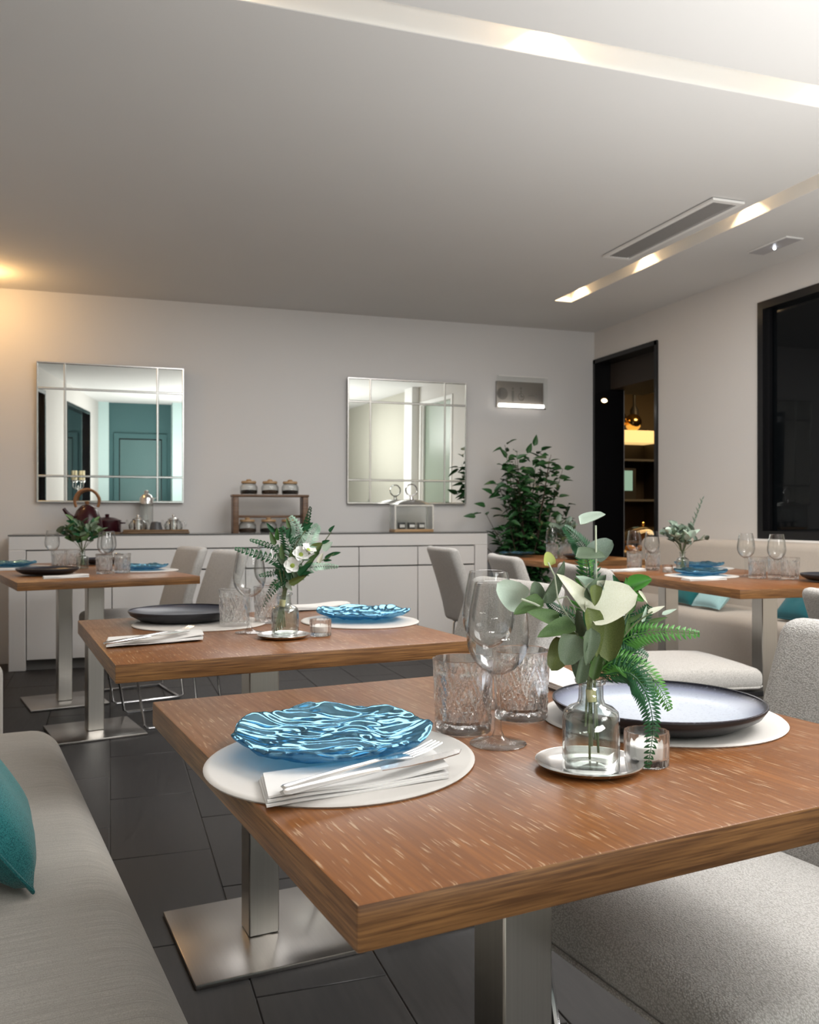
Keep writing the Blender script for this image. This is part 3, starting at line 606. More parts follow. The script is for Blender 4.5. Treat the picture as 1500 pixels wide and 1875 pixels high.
x, y = tl(T1, R8, .36, -.06); seat(x, y, PI+R8, 'grey woven chair in the right foreground, pulled up to the nearest table')
x, y = tl(T2, R7, .40, .02); seat(x, y, PI+R7, 'grey chair at the right of the second table, behind the wine glasses')
x, y = tl(T3a, R12, .36, .10); seat(x, y, PI+R12, 'taupe chair right of the far left table, behind the fern leaves'); x, y = tl(T3b, R12, .36, -.03); seat(x, y, PI+R12, 'taupe chair right of the far left table, beside the blue plate')
seat(2.20, 4.86, -.03, 'taupe chair before the plant, at the far right table'); seat(2.10, 3.74, math.radians(-9), 'chair at the farther half of the right double table, back to the room'); seat(2.02, 2.87, math.radians(-8), 'chair with the pale seat at the nearer half of the right double table'); seat(2.05, 1.60, math.radians(-6), 'light grey chair back cut off by the right edge of the picture')
# ------------------------------------------------------------------ benches
def cushion_fn(cx, cy, hx, hy, zt, a):
    def f(co):
        x, y, z = co; k = max(0, 1-((x-cx)/hx)**4)*max(0, 1-((y-cy)/hy)**6)
        return (x, y, z+a*k if z > zt else z)
    return f
bl = thing('bench', 'long grey fabric bench in the left foreground with a teal cushion', 'bench', (-.135, 2.64, 0), math.radians(8.6))
MB().rbox(-.50, .0, -2.9, 0, .10, .452, .075, 7, fn=cushion_fn(-.25, -1.45, .27, 1.5, .40, .012), cuts=5).build('seat', M['bench'], bl, 80)
MB().rbox(-.62, -.43, -2.9, -.0, .10, .86, .05, 5).build('backrest', M['bench'], bl, 80)
MB().box(-.58, -.08, -2.85, -.06, 0, .12).build('plinth', M['black'], bl, ang=0)
b3 = thing('bench', 'pale bench end at the left edge beside the far left table', 'bench', (-.375, 3.63, 0), R12)
MB().rbox(-.40, .0, 0, 1.9, .06, .478, .05, 5).build('seat', M['bench'], b3, 80); MB().rbox(-.50, -.36, 0, 1.9, .06, .86, .05, 5).build('backrest', M['bench'], b3, 80); MB().box(-.46, -.05, .05, 1.85, 0, .08).build('plinth', M['black'], b3, ang=0)
b5 = thing('bench', 'long beige bench along the right wall under the black window', 'bench', (3.96, 5.78, 0))
MB().rbox(-.63, -.14, -4.6, 0, .055, .452, .05, 5, fn=cushion_fn(-.385, -2.3, .26, 2.4, .40, .012), cuts=4).build('seat', M['benchr'], b5, 80)
MB().rbox(-.17, -.005, -4.6, .0, .055, .868, .05, 5).build('backrest', M['benchr'], b5, 80); MB().box(-.57, -.02, -4.55, -.05, 0, .08).build('plinth', M['black'], b5, ang=0)
def pillow(name, label, mt, hw, hh, th, loc, rot, crease=True):
    N = 22; vs = []; fs = []
    for sgn in (1, -1):
        for i in range(N+1):
            for j in range(N+1):
                u, v = i/N*2-1, j/N*2-1
                k = (max(0, 1-abs(u)**2.6)*max(0, 1-abs(v)**2.6))**.42
                pin = 1-.07*(1-abs(v)**2)*abs(u)**3; pin2 = 1-.07*(1-abs(u)**2)*abs(v)**3
                nz = noise.noise(Vector((u*1.8, v*1.8, sgn*3)))*.10*k
                vs.append((u*hw*pin, v*hh*pin2, sgn*th*(k+nz)))
    n1 = (N+1)**2
    for s_ in (0, 1):
        for i in range(N):
            for j in range(N):
                a = s_*n1+i*(N+1)+j; q = (a, a+N+1, a+N+2, a+1); fs.append(q if s_ == 0 else q[::-1])
    t = thing(name, label, 'cushion', loc); t.rotation_euler = rot
    c_ = MB().add(vs, fs).build('cover', M[mt], t, 80)
    ed = [(u*hw, -hh, 0) for u in (-1, 0, 1)]
    pts = []
    for s0, s1 in (((-1, -1), (1, -1)), ((1, -1), (1, 1)), ((1, 1), (-1, 1)), ((-1, 1), (-1, -1))):
        for k in range(10):
            q = k/10; u = s0[0]+(s1[0]-s0[0])*q; v = s0[1]+(s1[1]-s0[1])*q
            pts.append((u*hw*(1-.07*(1-v*v)*abs(u)**3), v*hh*(1-.07*(1-u*u)*abs(v)**3), 0))
    MB().tube(pts, .003, 6, True).build('seam', M[mt], c_)
    return t
def lean(xa, back, deg):
    xa = Vector(xa).normalized(); a_ = math.radians(deg); ya = Vector(back).normalized()*math.sin(a_)+UP*math.cos(a_)
    return Matrix((xa, ya, xa.cross(ya))).transposed().to_euler()
def prop(label, mt, hw, th, foot, xa, back, deg):     # a cushion standing on its lower seam and leaning back
    a_ = math.radians(deg); c_ = Vector(foot)+(Vector(back).normalized()*math.sin(a_)+UP*math.cos(a_))*hw
    return pillow('cushion', label, mt, hw, hw, th, c_, lean(xa, back, deg))
prop('teal herringbone cushion on the left foreground bench', 'tealfab', .18, .06, (-.135, 1.60, .472), (-.1495, .9888, 0), (-.9888, -.1495, 0), 37)
prop('teal cushion on the right bench under the far table edge', 'tealfab', .14, .045, (3.40, 4.76, .476), (0, -1, 0), (1, 0, 0), 40)
prop('pale aqua cushion beside the teal one on the right bench', 'aquafab', .13, .045, (3.39, 4.47, .476), (0, -1, 0), (1, 0, 0), 44)
prop('dark teal cushion on the right bench behind the grey chair', 'darkteal', .14, .05, (3.40, 3.76, .476), (.05, -1, 0), (1, .05, 0), 46)
# ------------------------------------------------------------------ tableware
def blob(a, b, n=64, ph=0, k=.06): return [((a*(1+k*math.cos(t+ph)))*math.cos(t), (b*(1+k*.6*math.cos(t+ph)))*math.sin(t)) for t in [2*PI*i/n for i in range(n)]]
def placemat():
    t = thing('placemat', '', 'placemat')
    vs = []; n = 72
    P = blob(1, 1, n, .4, .07); m = MB()
    rings = [(.0, .004), (.96, .004), (.99, .0035), (1, .002), (.99, 0), (0, 0)]
    vs = [(0, 0, .004)]; 
    for s, z in rings[1:5]: vs += [(x*s, y*s, z) for x, y in P]
    vs.append((0, 0, 0)); fs = [(0, 1+i, 1+(i+1) % n) for i in range(n)]
    for r in range(3): fs += [(1+r*n+i, 1+(r+1)*n+i, 1+(r+1)*n+(i+1) % n, 1+r*n+(i+1) % n) for i in range(n)]
    fs += [(1+3*n+i, len(vs)-1, 1+3*n+(i+1) % n) for i in range(n)]
    o = MB().add(vs, fs).build('mat', M['mat'], t); return t
def pm(loc, rz, lab, a=.16, b=.175):
    o = put('mat', placemat, loc, rz, lab, 'pale oval placemats'); o.scale = (a, b, 1); return o
def blueplate():
    t = thing('glass_plate', '', 'plate'); NR, NT_ = 60, 200; R = .122; vs = []; fs = []
    def h(x, y): 
        q = noise.noise(Vector((x*24+noise.noise(Vector((x*20, y*20, 4)))*1.3, y*85+noise.noise(Vector((x*22, y*22, 9)))*2.2, 1.3)))
        q2 = noise.noise(Vector((x*38, y*80, 7)))
        return q*.0035+q2*.0011
    for top in (1, 0):
        for i in range(NR+1):
            s = i/NR
            for k_ in range(NT_):
                a = 2*PI*k_/NT_
                rr = R*(1+.035*noise.noise(Vector((math.cos(a)*2.2, math.sin(a)*2.2, 0)))*2+.010*math.sin(a*9+2))
                x, y = rr*s*math.cos(a)*.97, rr*s*math.sin(a)*1.06
                rim = max(0, (s-.62)/.38); z = .012+.013*rim**1.5
                wv = .003*math.sin(a*7+1.5)*rim**2
                th = .0055*(1-.25*rim)
                e = math.sqrt(max(0, 1-max(0, (s-.93)/.07)**2))
                zz = z+wv+h(x, y)*(1-.2*rim)+(th*e if top else -th*e*.8+h(y*.8+.3, x)*.3)
                vs.append((x, y, max(zz, .0)))
    n1 = (NR+1)*NT_
    for s_ in (0, 1):
        for i in range(NR):
            for k_ in range(NT_):
                j = (k_+1) % NT_; q = (s_*n1+i*NT_+k_, s_*n1+(i+1)*NT_+k_, s_*n1+(i+1)*NT_+j, s_*n1+i*NT_+j); fs.append(q if s_ == 0 else q[::-1])
    fs += [(NR*NT_+k_, NR*NT_+(k_+1) % NT_, n1+NR*NT_+(k_+1) % NT_, n1+NR*NT_+k_) for k_ in range(NT_)]
    MB().add(vs, fs).build('glass_body', M['blue'], t, 180); return t
def stoneplate(g='glaze'):
    t = thing('stoneware_plate', '', 'plate')
    MB().lathe([(0, .009), (.085, .009), (.115, .014), (.134, .022), (.140, .027), (.1405, .0285), (.139, .029)][::-1]+[(0, .009)], 64).build('glazed_top', M[g], t, 60)
    MB().lathe([(0, 0), (.08, 0), (.11, .003), (.134, .016), (.1408, .026), (.1395, .0292), (.138, .0283)], 64).build('rim_and_foot', M['darkplate'], t, 60); return t
def tumbler():
    t = thing('crystal_tumbler', '', 'glass'); H = .095; N = 144; NZ = 46
    def rad(z, a):
        f = z/H; r = .0365+.0035*f
        if f < .10 or f > .86: return r
        env = min(1, (f-.10)/.05, (.86-f)/.05); g = 0
        u = (a/(2*PI)*6) % 1; v = (f-.10)/.76
        def line(d, w_): return max(0, 1-abs(d)/w_)
        for q in (v-1.15*u, v-1.15*(1-u), v-1.15*u+.55, v-1.15*(1-u)+.55): g = max(g, 1.1*line(q, .13))
        if v > .55:
            for kk in (.25, .5, .75, 0, 1): g = max(g, .8*line((u-.5-(kk-.5)*(v-.35)*1.6), .06))
        else:
            g = max(g, .5*line(((u*6+v*4) % 1)-.5, .45)*(1 if .25 < u < .75 else 0), .5*line(((u*6-v*4) % 1)-.5, .45)*(1 if .25 < u < .75 else 0))
            uu = u if u < .5 else u-1
            for kk in range(4):
                an = kk*PI/4; g = max(g, .9*line(uu*math.cos(an)*1.0-(v-.3)*math.sin(an), .035)*(1 if abs(uu) < .22 else 0))
        return r-.0030*env*g
    prof = [(0, 0), (.034, 0), (.0362, .002)]+[(1, H*k_/NZ) for k_ in range(2, NZ+1)]
    def fn(r, z, a): return rad(z, a) if r == 1 else r
    prof += [(.0388, H+.0008), (.0376, H), (.0360, H*.8), (.0335, H*.3), (.0325, .018), (.029, .0135), (0, .0125)]
    MB().lathe(prof, N, fn=fn).build('cut_body', M['crystal'], t, 18); return t
def wineglass():
    t = thing('wine_glass', '', 'glass')
    pr = [(0, .0865), (.010, .0868), (.024, .096), (.0345, .111), (.0385, .127), (.0382, .143), (.0345, .170), (.0285, .1985)]
    def smooth(P, n=5):
        out = []
        for i in range(len(P)-1):
            a = P[max(i-1, 0)]; b = P[i]; c = P[i+1]; d = P[min(i+2, len(P)-1)]
            for k_ in range(n):
                u = k_/n; out.append(tuple(.5*((2*b[j])+(c[j]-a[j])*u+(2*a[j]-5*b[j]+4*c[j]-d[j])*u*u+(3*b[j]-a[j]-3*c[j]+d[j])*u**3) for j in (0, 1)))
        return out+[P[-1]]
    o = smooth(pr); inn = [(max(0, r-.0011), z+.0012*(1 if k_ < 8 else .2)) for k_, (r, z) in enumerate(o)]
    bowl = o[1:]+[(.0280, .199)]+inn[::-1]
    full = [(0, 0), (.0345, 0), (.0352, .0012), (.034, .0022), (.02, .004), (.008, .009), (.0045, .018), (.0038, .05), (.0042, .075), (.007, .085)]
    MB().lathe(full+[(max(.0072, r), z) for r, z in o[2:]]+[(.0280, .199)]+inn[::-1], 56).build('bowl_and_stem', M['wineglass'], t, 70); return t
def vase():
    t = thing('bottle_vase', '', 'vase')
    o = [(0, 0), (.029, 0), (.031, .002), (.0312, .012), (.031, .055), (.0295, .063), (.024, .068), (.0155, .0715), (.0135, .077), (.0132, .092), (.0172, .0945), (.0178, .0975), (.0165, .0995), (.0125, .0995)]
    i = [(.0108, .092), (.0110, .077), (.0125, .0705), (.022, .0655), (.0272, .061), (.0288, .054), (.029, .010), (.026, .006), (.012, .009), (0, .010)]
    MB().lathe(o+i, 48).build('bottle', M['vaseglass'], t, 50); return t
def saucer():
    t = thing('silver_saucer', '', 'saucer')
    MB().lathe([(0, 0), (.042, 0), (.055, .004), (.060, .0085), (.0597, .0098), (.0575, .0095), (.052, .0062), (.042, .004), (0, .0038)], 56).build('dish', M['silver'], t, 50); return t
def tealight():
    t = thing('tealight_holder', '', 'candle')
    def fl(r, z, a): return r*(1+.02*math.cos(a*16)) if r > .0215 else r
    MB().lathe([(0, 0), (.0225, 0), (.0245, .002), (.0252, .036), (.0245, .0385), (.0218, .0385), (.0212, .012), (.019, .009), (0, .0085)], 96, fn=fl).build('glass_cup', M['candleglass'], t, 50)
    c_ = MB().lathe([(0, .0095), (.0185, .0095), (.019, .011), (.019, .022), (.018, .023), (0, .0225)], 32).build('wax', M['wax'], t); MB().tube([(0, 0, .0225), (.0005, 0, .029)], .0006, 5).build('wick', M['black'], c_); return t
def napkin(L=.20, Wd=.085):
    t = thing('folded_napkin', '', 'napkin'); N = 16
    for lay in range(3):
        vs = []; fs = []; z0 = .0+lay*.0032; sh_ = lay*.006; m = MB()
        for i in range(N+1):
            for j in range(5):
                u = i/N; v = j/4; x = -L/2+u*L+(v-.5)*.02+sh_*.3; y = -Wd/2+v*Wd*(1-.05*lay)+sh_*.5
                vs.append((x, y, z0+.0024+.0018*lay*math.sin(u*5+v*2+lay)*u+.0006*math.sin(u*9)))
        nv = len(vs)
        for i in range(N):
            for j in range(4): a = i*5+j; fs.append((a, a+5, a+6, a+1))
        vs += [(x, y, max(0, z-.0022)) for x, y, z in vs]; top = list(fs); fs += [tuple(k_+nv for k_ in q[::-1]) for q in top]
        bd = [j for j in range(5)]+[i*5+4 for i in range(1, N+1)]+[N*5+j for j in (3, 2, 1, 0)]+[i*5 for i in range(N-1, 0, -1)]
        fs += [(bd[k_], bd[(k_+1) % len(bd)], nv+bd[(k_+1) % len(bd)], nv+bd[k_]) for k_ in range(len(bd))]
        m.add(vs, fs).build('fold', M['napkin'], t, 50)
    return t
def strip(pts, ws, ths, n=1):
    """flat bar along x with per-station (x, y, z), width and thickness"""
    vs = []; fs = []
    for (x, y, z), w_, h_ in zip(pts, ws, ths): vs += [(x, y-w_/2, z), (x, y, z-h_*.5), (x, y+w_/2, z), (x, y, z+h_*.5)]
    for i in range(len(pts)-1):
        for k_ in range(4): a = i*4+k_; b = i*4+(k_+1) % 4; fs.append((a, b, b+4, a+4))
    fs.append((0, 3, 2, 1)); e = len(vs)-4; fs.append((e, e+1, e+2, e+3)); return vs, fs
def knife():
    t = thing('table_knife', '', 'knife')
    MB().add(*strip([(-.115, 0, .004), (-.11, 0, .004), (-.06, 0, .005), (-.01, 0, .005), (.0, 0, .005)], [.010, .017, .014, .010, .011], [.005, .007, .007, .006, .005])).build('handle', M['silver'], t, 60)
    vs = []; fs = []; m = MB(); P = [(0, -.005), (.03, -.010), (.08, -.0105), (.105, -.007), (.118, .004), (.112, .006), (.0, .006)]; m.prism(P, .0045, .0056); m.build('blade', M['silver'], t, 30); return t
def fork():
    t = thing('table_fork', '', 'fork')
    MB().add(*strip([(-.105, 0, .004), (-.10, 0, .004), (-.03, 0, .006), (.02, 0, .007), (.045, 0, .005), (.06, 0, .004)], [.009, .016, .009, .007, .018, .021], [.004, .005, .005, .004, .003, .002])).build('handle', M['silver'], t, 60)
    for k_ in range(4): y = -.0081+.0054*k_; MB().add(*strip([(.059, y, .004), (.08, y, .006), (.105, y, .011)], [.003, .0028, .0012], [.0018]*3)).build('tine', M['silver'], t, 60)
    return t
G = dict(b='blue rippled glass plates', s='dark stoneware plates', t='cut crystal tumblers', w='wine glasses', v='bottle vases', c='silver saucers', l='tealights', n='folded napkins', k='table knives', f='table forks')
def glassbits(T, tum, wine):
    for p_, lab in tum: put('tumbler', tumbler, p_, random.random()*6, lab, G['t'])
    for p_, lab in wine: put('wine', wineglass, p_, 0, lab, G['w'])
Z = TZ
def wz(xc, d, z=TZ): return Vector((xc*CY+d*SY, -xc*SY+d*CY, z))
# --- nearest table
c = wz(-.070, 1.010); pm(c, R8+2.4, 'pale placemat under the blue plate on the nearest table', .152, .168)
c = wz(-.092, 1.055); put('blue', blueplate, (c.x, c.y, Z+.004), -YAW, 'large blue rippled glass plate on the nearest table', G['b'])
c = (at(467, 1430, Z)+at(515, 1487, Z)+at(830, 1432, Z)+at(775, 1388, Z))/4; put('napkin', napkin, (c.x-.004, c.y-.006, Z+.0042), math.radians(9), 'white folded napkin under the fork and knife on the nearest table', G['n'])
a = at(505, 1462, Z+.016); b2 = at(862, 1388, Z+.01); d = math.atan2(b2.y-a.y, b2.x-a.x)
put('knife', knife, ((a.x+b2.x)/2-.004, (a.y+b2.y)/2-.004, Z+.0165), d, 'steel knife on the napkin of the nearest table', G['k'])
put('fork', fork, ((a.x+b2.x)/2-.012, (a.y+b2.y)/2+.016, Z+.0165), d+.07, 'steel fork beside the knife on the nearest table', G['f'])
glassbits(T1, [(wz(.070, 1.155), 'cut crystal tumbler on the nearest table, left of the wine glasses'), (wz(.155, 1.228), 'cut crystal tumbler on the nearest table, between wine glass and vase')], [(wz(.109, 1.09), 'front wine glass on the nearest table'), (wz(.117, 1.310), 'rear wine glass on the nearest table')])
c = wz(.200, .985); put('saucer', saucer, c, 0, 'small silver saucer under the vase on the nearest table', G['c'])
V1 = wz(.199, .970, Z+.0040); put('vase', vase, V1, 0, 'clear glass bottle vase on the nearest table', G['v'])
put('tealight', tealight, wz(.268, 1.0), 0, 'small glass tealight holder on the nearest table beside the vase', G['l'])
c = wz(.345, 1.225); pm(c, 1.0, 'pale placemat under the grey blue plate on the nearest table', .168, .165)
c = wz(.336, 1.20); put('stone', stoneplate, (c.x, c.y, Z+.0042), 0, 'large pale grey blue stoneware plate on the nearest table', G['s'])
c = at(1060, 1262, Z+.002); put('napkin', napkin, (c.x, c.y+.03, Z+.0042), R8+1.4, 'white folded napkin behind the vase on the nearest table', G['n'])
# --- second table
c = wz(-.545, 2.28); pm(c, 1.2, 'pale placemat under the dark plate on the second table', .165, .17)
c = wz(-.60, 2.345); put('stonedark', lambda: stoneplate('glazedark'), (c.x, c.y, Z+.0042), 0, 'dark grey blue stoneware plate at the left of the second table', G['s'])
c = (at(196, 1188, Z)+at(365, 1168, Z))/2; put('napkin', napkin, (c.x, c.y+.012, Z+.0042), R7+.12, 'white folded napkin on the second table below the dark plate', G['n'], 1.05)
a = at(205, 1180, Z+.016); b2 = at(366, 1153, Z+.016); d = math.atan2(b2.y-a.y, b2.x-a.x)
put('fork', fork, ((a.x+b2.x)/2, (a.y+b2.y)/2, Z+.017), d, 'steel fork on the napkin of the second table', G['f']); put('knife', knife, ((a.x+b2.x)/2-.02, (a.y+b2.y)/2-.035, Z+.017), d-.1, 'steel knife on the napkin of the second table', G['k'])
glassbits(T2, [(at(427, 1150, Z)+AWAY*.02, 'cut crystal tumbler at the left on the second table'), (at(490, 1142, Z)+AWAY*.02, 'cut crystal tumbler behind the vase on the second table')], [(at(457, 1159, Z), 'front wine glass on the second table'), (at(477, 1142, Z)+AWAY*.13, 'rear wine glass on the second table')])
c = at(519, 1168, Z); put('saucer', saucer, c, 0, 'small dark silver saucer under the vase on the second table', G['c']); V2 = Vector((c.x+.004, c.y, Z+.004)); put('vase', vase, V2, 0, 'clear glass bottle vase on the second table', G['v'])
put('tealight', tealight, at(587, 1164, Z), .3, 'small glass tealight holder on the second table', G['l'])
c = wz(-.14, 2.335); pm(c, .4, 'pale placemat under the blue plate on the second table', .15, .165)
c = wz(-.125, 2.36); put('blue', blueplate, (c.x, c.y, Z+.004), .6, 'blue rippled glass plate at the right of the second table', G['b'])
c = at(600, 1118, Z); put('napkin', napkin, (c.x-.02, c.y+.05, Z+.0042), R7+.1, 'white napkin behind the blue plate on the second table', G['n'])
# --- far left double table
def spread(T, r, rows):
    for kind, u, v, lab in rows:
        x, y = tl(T, r, u, v)
        if kind == 'mat': pm((x, y, Z), r+.8, lab, .16, .165)
        elif kind == 'blue': put('blue', blueplate, (x, y, Z+.004), r+u*3, lab, G['b'])
        elif kind == 'stone': put('stoneblack', lambda: stoneplate('glazeblack'), (x, y, Z+.0042), r, lab, G['s'])
        elif kind == 'napkin': put('napkin', napkin, (x, y, Z), r+.15, lab, G['n'])
        elif kind == 'tum': put('tumbler', tumbler, (x, y, Z), u*9, lab, G['t'])
        elif kind == 'wine': put('wine', wineglass, (x, y, Z), 0, lab, G['w'])
        elif kind == 'vase': put('vase', vase, (x, y, Z), 0, lab, G['v'])
        elif kind == 'light': put('tealight', tealight, (x, y, Z), 0, lab, G['l'])
spread(T3a, R12, [('stone', -.20, .06, 'black plate at the near left of the far left table'), ('napkin', -.16, -.17, 'white napkin at the near left of the far left table'), ('tum', .045, .0, 'left one of the front tumblers on the far left table'), ('tum', .135, .02, 'right one of the front tumblers on the far left table'), ('wine', .08, .14, 'front wine glass of the right pair on the far left table'), ('wine', .12, .25, 'rear wine glass of the right pair on the far left table'), ('mat', .27, .14, 'pale placemat under the blue plate on the far left table'), ('blue', .265, .15, 'blue rippled glass plate at the right of the far left table')])
spread(T3b, R12, [('tum', -.06, -.20, 'tumbler at the back left of the far left table, left of its vase'), ('tum', .02, -.16, 'tumbler at the back of the far left table, behind its vase'), ('wine', -.075, -.08, 'wine glass left of the eucalyptus on the far left table'), ('vase', .035, -.32, 'clear bottle vase on the far left table'), ('stone', .22, .10, 'black plate at the back of the far left table'), ('mat', -.24, .0, 'pale placemat at the left picture edge on the far left table'), ('blue', -.26, .02, 'dark blue glass plate at the left picture edge'), ('napkin', -.26, -.23, 'white napkin at the left picture edge on the far left table')])
# --- right double table
spread(T5a, RM4, [('mat', -.12, .30, 'pale placemat under the near blue plate on the right double table'), ('blue', -.11, .315, 'near blue glass plate on the right double table'), ('napkin', -.23, .10, 'white napkin near the front corner of the right double table'), ('tum', .05, .12, 'left tumbler of the near glass group on the right double table'), ('tum', .155, .035, 'right tumbler of the near glass group on the right double table'), ('tum', .155, .13, 'rear tumbler of the near glass group on the right double table'), ('wine', .075, .02, 'front wine glass of the near group on the right double table'), ('wine', .06, .215, 'rear wine glass of the near group on the right double table'), ('mat', .40, .02, 'pale placemat under the black plate on the right double table')][:8]+[('stone', .245, -.14, 'black plate at the right picture edge on the right double table')])
spread(T5b, RM4, [('vase', -.02, -.17, 'clear bottle vase on the right double table'), ('light', -.12, -.20, 'tealight left of the vase on the right double table'), ('tum', -.17, .04, 'left tumbler of the far glass group on the right double table'), ('tum', -.05, .07, 'right tumbler of the far glass group on the right double table'), ('wine', -.11, -.03, 'front wine glass of the far group on the right double table'), ('wine', -.12, .135, 'rear wine glass of the far group on the right double table'), ('napkin', -.27, -.06, 'white napkin left of the far glass group on the right double table'), ('mat', .22, .05, 'pale placemat behind the vase on the right double table'), ('blue', .22, .06, 'far blue glass plate behind the vase on the right double table')])
spread(T6, .02, [('tum', -.14, -.06, 'left tumbler on the far right table before the plant'), ('tum', -.03, -.05, 'right tumbler on the far right table before the plant'), ('wine', -.11, .0, 'wine glass on the far right table before the plant'), ('vase', .0, .04, 'clear bottle vase on the far right table'), ('blue', -.24, .24, 'blue glass plate at the far corner of the far right table'), ('stone', .0, -.24, 'black plate on the far right table')])
# ------------------------------------------------------------------ bouquets
random.seed(4)
# nearest bouquet, eucalyptus and fern
b1 = bouquet('eucalyptus and fern bouquet in the vase on the nearest table', Vector((V1.x, V1.y, V1.z+.012)))
D1 = .965
def q1(px, py, dd=0): return wd(px, py, D1+dd)
neck = q1(1083, 1247); bot = q1(1080, 1392)
for k_, (tx, bx) in enumerate([(1078, 1072), (1084, 1078), (1089, 1090), (1081, 1084), (1086, 1096), (1080, 1080)]):
    addtube(b1, 'stem', [q1(bx, 1330+12*k_, .006*(k_-2)), q1((tx+bx)/2, 1275, 0), q1(tx, 1235, 0), q1(tx+(-22, 6, 18, -8, 30, 0)[k_], 1160, .012*(k_-2))], .0014, 'stem')
addtube(b1, 'stem_tape', [q1(1082, 1262), q1(1083, 1284)], .0056, 'tape', 10)
sizes = .965/1620
def L1(px, py, ang, ln, ws, mt, kind='round', dd=0, away=0, nr=(0, 0, 0)):
    """leaf whose centre shows at px,py, pointing at image angle ang, ln pixels long"""
    dr = camdir(ang, away).normalized(); L = ln*sizes*1.14
    p_ = q1(px, py, dd)-dr*L*.5
    addleaf(b1, kind, mt, p_, dr, -AWAY+RIGHT*nr[0]+UP*nr[1], L, ws)
L1(935, 1086, 142, 56, .95, 'mint', 'round', .03, 0, (-.3, .3)); L1(982, 1086, 95, 40, .8, 'eucgrey', 'round', .01, .2, (.3, .2)); L1(968, 1112, 205, 54, .85, 'euc', 'oval', 0, 0, (-.2, .6)); L1(995, 1131, 160, 58, .8, 'euc', 'oval', -.01, -.2, (.1, .7)); L1(1019, 1156, 195, 66, .8, 'euc', 'oval', -.02, -.2, (0, .9))
L1(1052, 1090, 130, 92, .55, 'creamleaf', 'oval', -.015, -.15, (.6, .2)); L1(1120, 1103, 18, 84, .95, 'creamleaf', 'round', -.02, -.2, (-.3, .5)); L1(1074, 1075, 120, 46, .8, 'mint', 'cupped', -.01, 0, (.6, .3)); L1(1097, 1078, 70, 50, .7, 'eucgrey', 'cupped', -.015, 0, (-.6, .1)); L1(1090, 1090, 265, 34, .9, 'olive', 'oval', -.03, -.2, (0, .2))
L1(1012, 1065, 60, 80, .55, 'eucgrey', 'oval', .01, .1, (.9, .1)); L1(1004, 1023, 100, 24, 1.0, 'yellowleaf', 'round', .02, 0, (.3, .3))
L1(1045, 1190, 250, 50, .95, 'eucgrey', 'round', -.045, 0, (-.1, .1)); L1(1084, 1158, 280, 78, .75, 'olive', 'oval', -.03, -.1, (.5, .2)); L1(1116, 1165, 268, 80, .7, 'olive', 'round', -.02, -.1, (-.4, .1)); L1(1078, 1184, 262, 58, .75, 'eucgrey', 'oval', -.05, 0, (.2, 0)); L1(1026, 1200, 240, 56, .8, 'olive', 'round', -.02, 0, (-.5, .1)); L1(1065, 1215, 80, 66, .5, 'eucgrey', 'oval', -.02, 0, (.2, -.1)); L1(1095, 1212, 75, 60, .5, 'euc', 'oval', -.01, 0, (-.3, 0)); L1(1062, 1140, 100, 46, .6, 'eucgrey', 'oval', -.01, 0, (-.3, 0)); L1(1042, 1140, 130, 36, .7, 'mint', 'oval', .0, 0, (.2, .3))
L1(1082, 1020, 0, 48, .95, 'eucgrey', 'round', -.01, -.1, (0, 2.2)); L1(1102, 1006, 40, 46, .9, 'greyleaf', 'round', .01, .1, (.2, .9)); L1(1086, 951, 22, 44, .9, 'mint', 'round', 0, .0, (0, 2.6))
L1(1172, 1068, 25, 44, .8, 'fernb', 'cupped', .0, 0, (.1, .5)); L1(1160, 1090, -30, 40, .7, 'fernb', 'oval', .0, 0, (-.3, .3)); L1(1128, 1068, 110, 30, .7, 'fern', 'oval', .01, 0, (.2, .2)); L1(1180, 1124, 75, 28, .7, 'mint', 'slim', .0, 0, (.2, .1)); L1(1202, 1116, 22, 30, .9, 'creamleaf', 'slim', .0, 0, (.1, .5)); L1(1226, 1120, 20, 26, .8, 'mint', 'slim', .0, 0, (.1, .5)); L1(1178, 1093, -55, 26, .6, 'creamleaf', 'slim', .0, 0, (.1, .2))
for a_ in [(1140, 1150, 70, 60, 'fern'), (1125, 1190, 40, 56, 'fern'), (1150, 1180, 20, 50, 'fern'), (1062, 1168, 110, 50, 'euc'), (1040, 1165, 150, 46, 'euc'), (1100, 1135, 80, 50, 'euc'), (1075, 1125, 95, 44, 'fern'), (1105, 1200, 60, 56, 'olive'), (1058, 1225, 120, 44, 'eucgrey'), (1130, 1100, 70, 40, 'fern'), (1150, 1075, 100, 34, 'fernb')]: L1(a_[0], a_[1], a_[2], a_[3], .75, a_[4], 'oval', .02, 0, ((a_[0] % 7)/7-.4, .2))
for a_ in [(1160, 1108, 60), (1165, 1130, 30), (1150, 1140, 80), (1205, 1135, 15)]: L1(a_[0], a_[1], a_[2], 34, .7, 'euc', 'slim', .01, 0, (.2, .2))
for pts, r_, mt in [([(1091, 962), (1092, 1050), (1090, 1180), (1086, 1250)], .0011, 'paletwig'), ([(955, 1097), (978, 1105), (1010, 1122), (1052, 1148), (1078, 1215)], .0013, 'paletwig'), ([(1004, 1030), (1016, 1055), (1022, 1100), (1060, 1160)], .0009, 'paletwig'), ([(1018, 1098), (1038, 1092), (1050, 1110), (1070, 1170)], .0009, 'paletwig'), ([(1195, 1120), (1165, 1140), (1120, 1190), (1092, 1240)], .0009, 'stem'), ([(1160, 1075), (1150, 1120), (1115, 1190), (1090, 1245)], .0010, 'stem'), ([(1089, 1032), (1090, 1080), (1088, 1110)], .0013, 'greyleaf')]:
    addtube(b1, 'twig', [q1(x_, y_, -.004) for x_, y_ in pts], r_, mt)
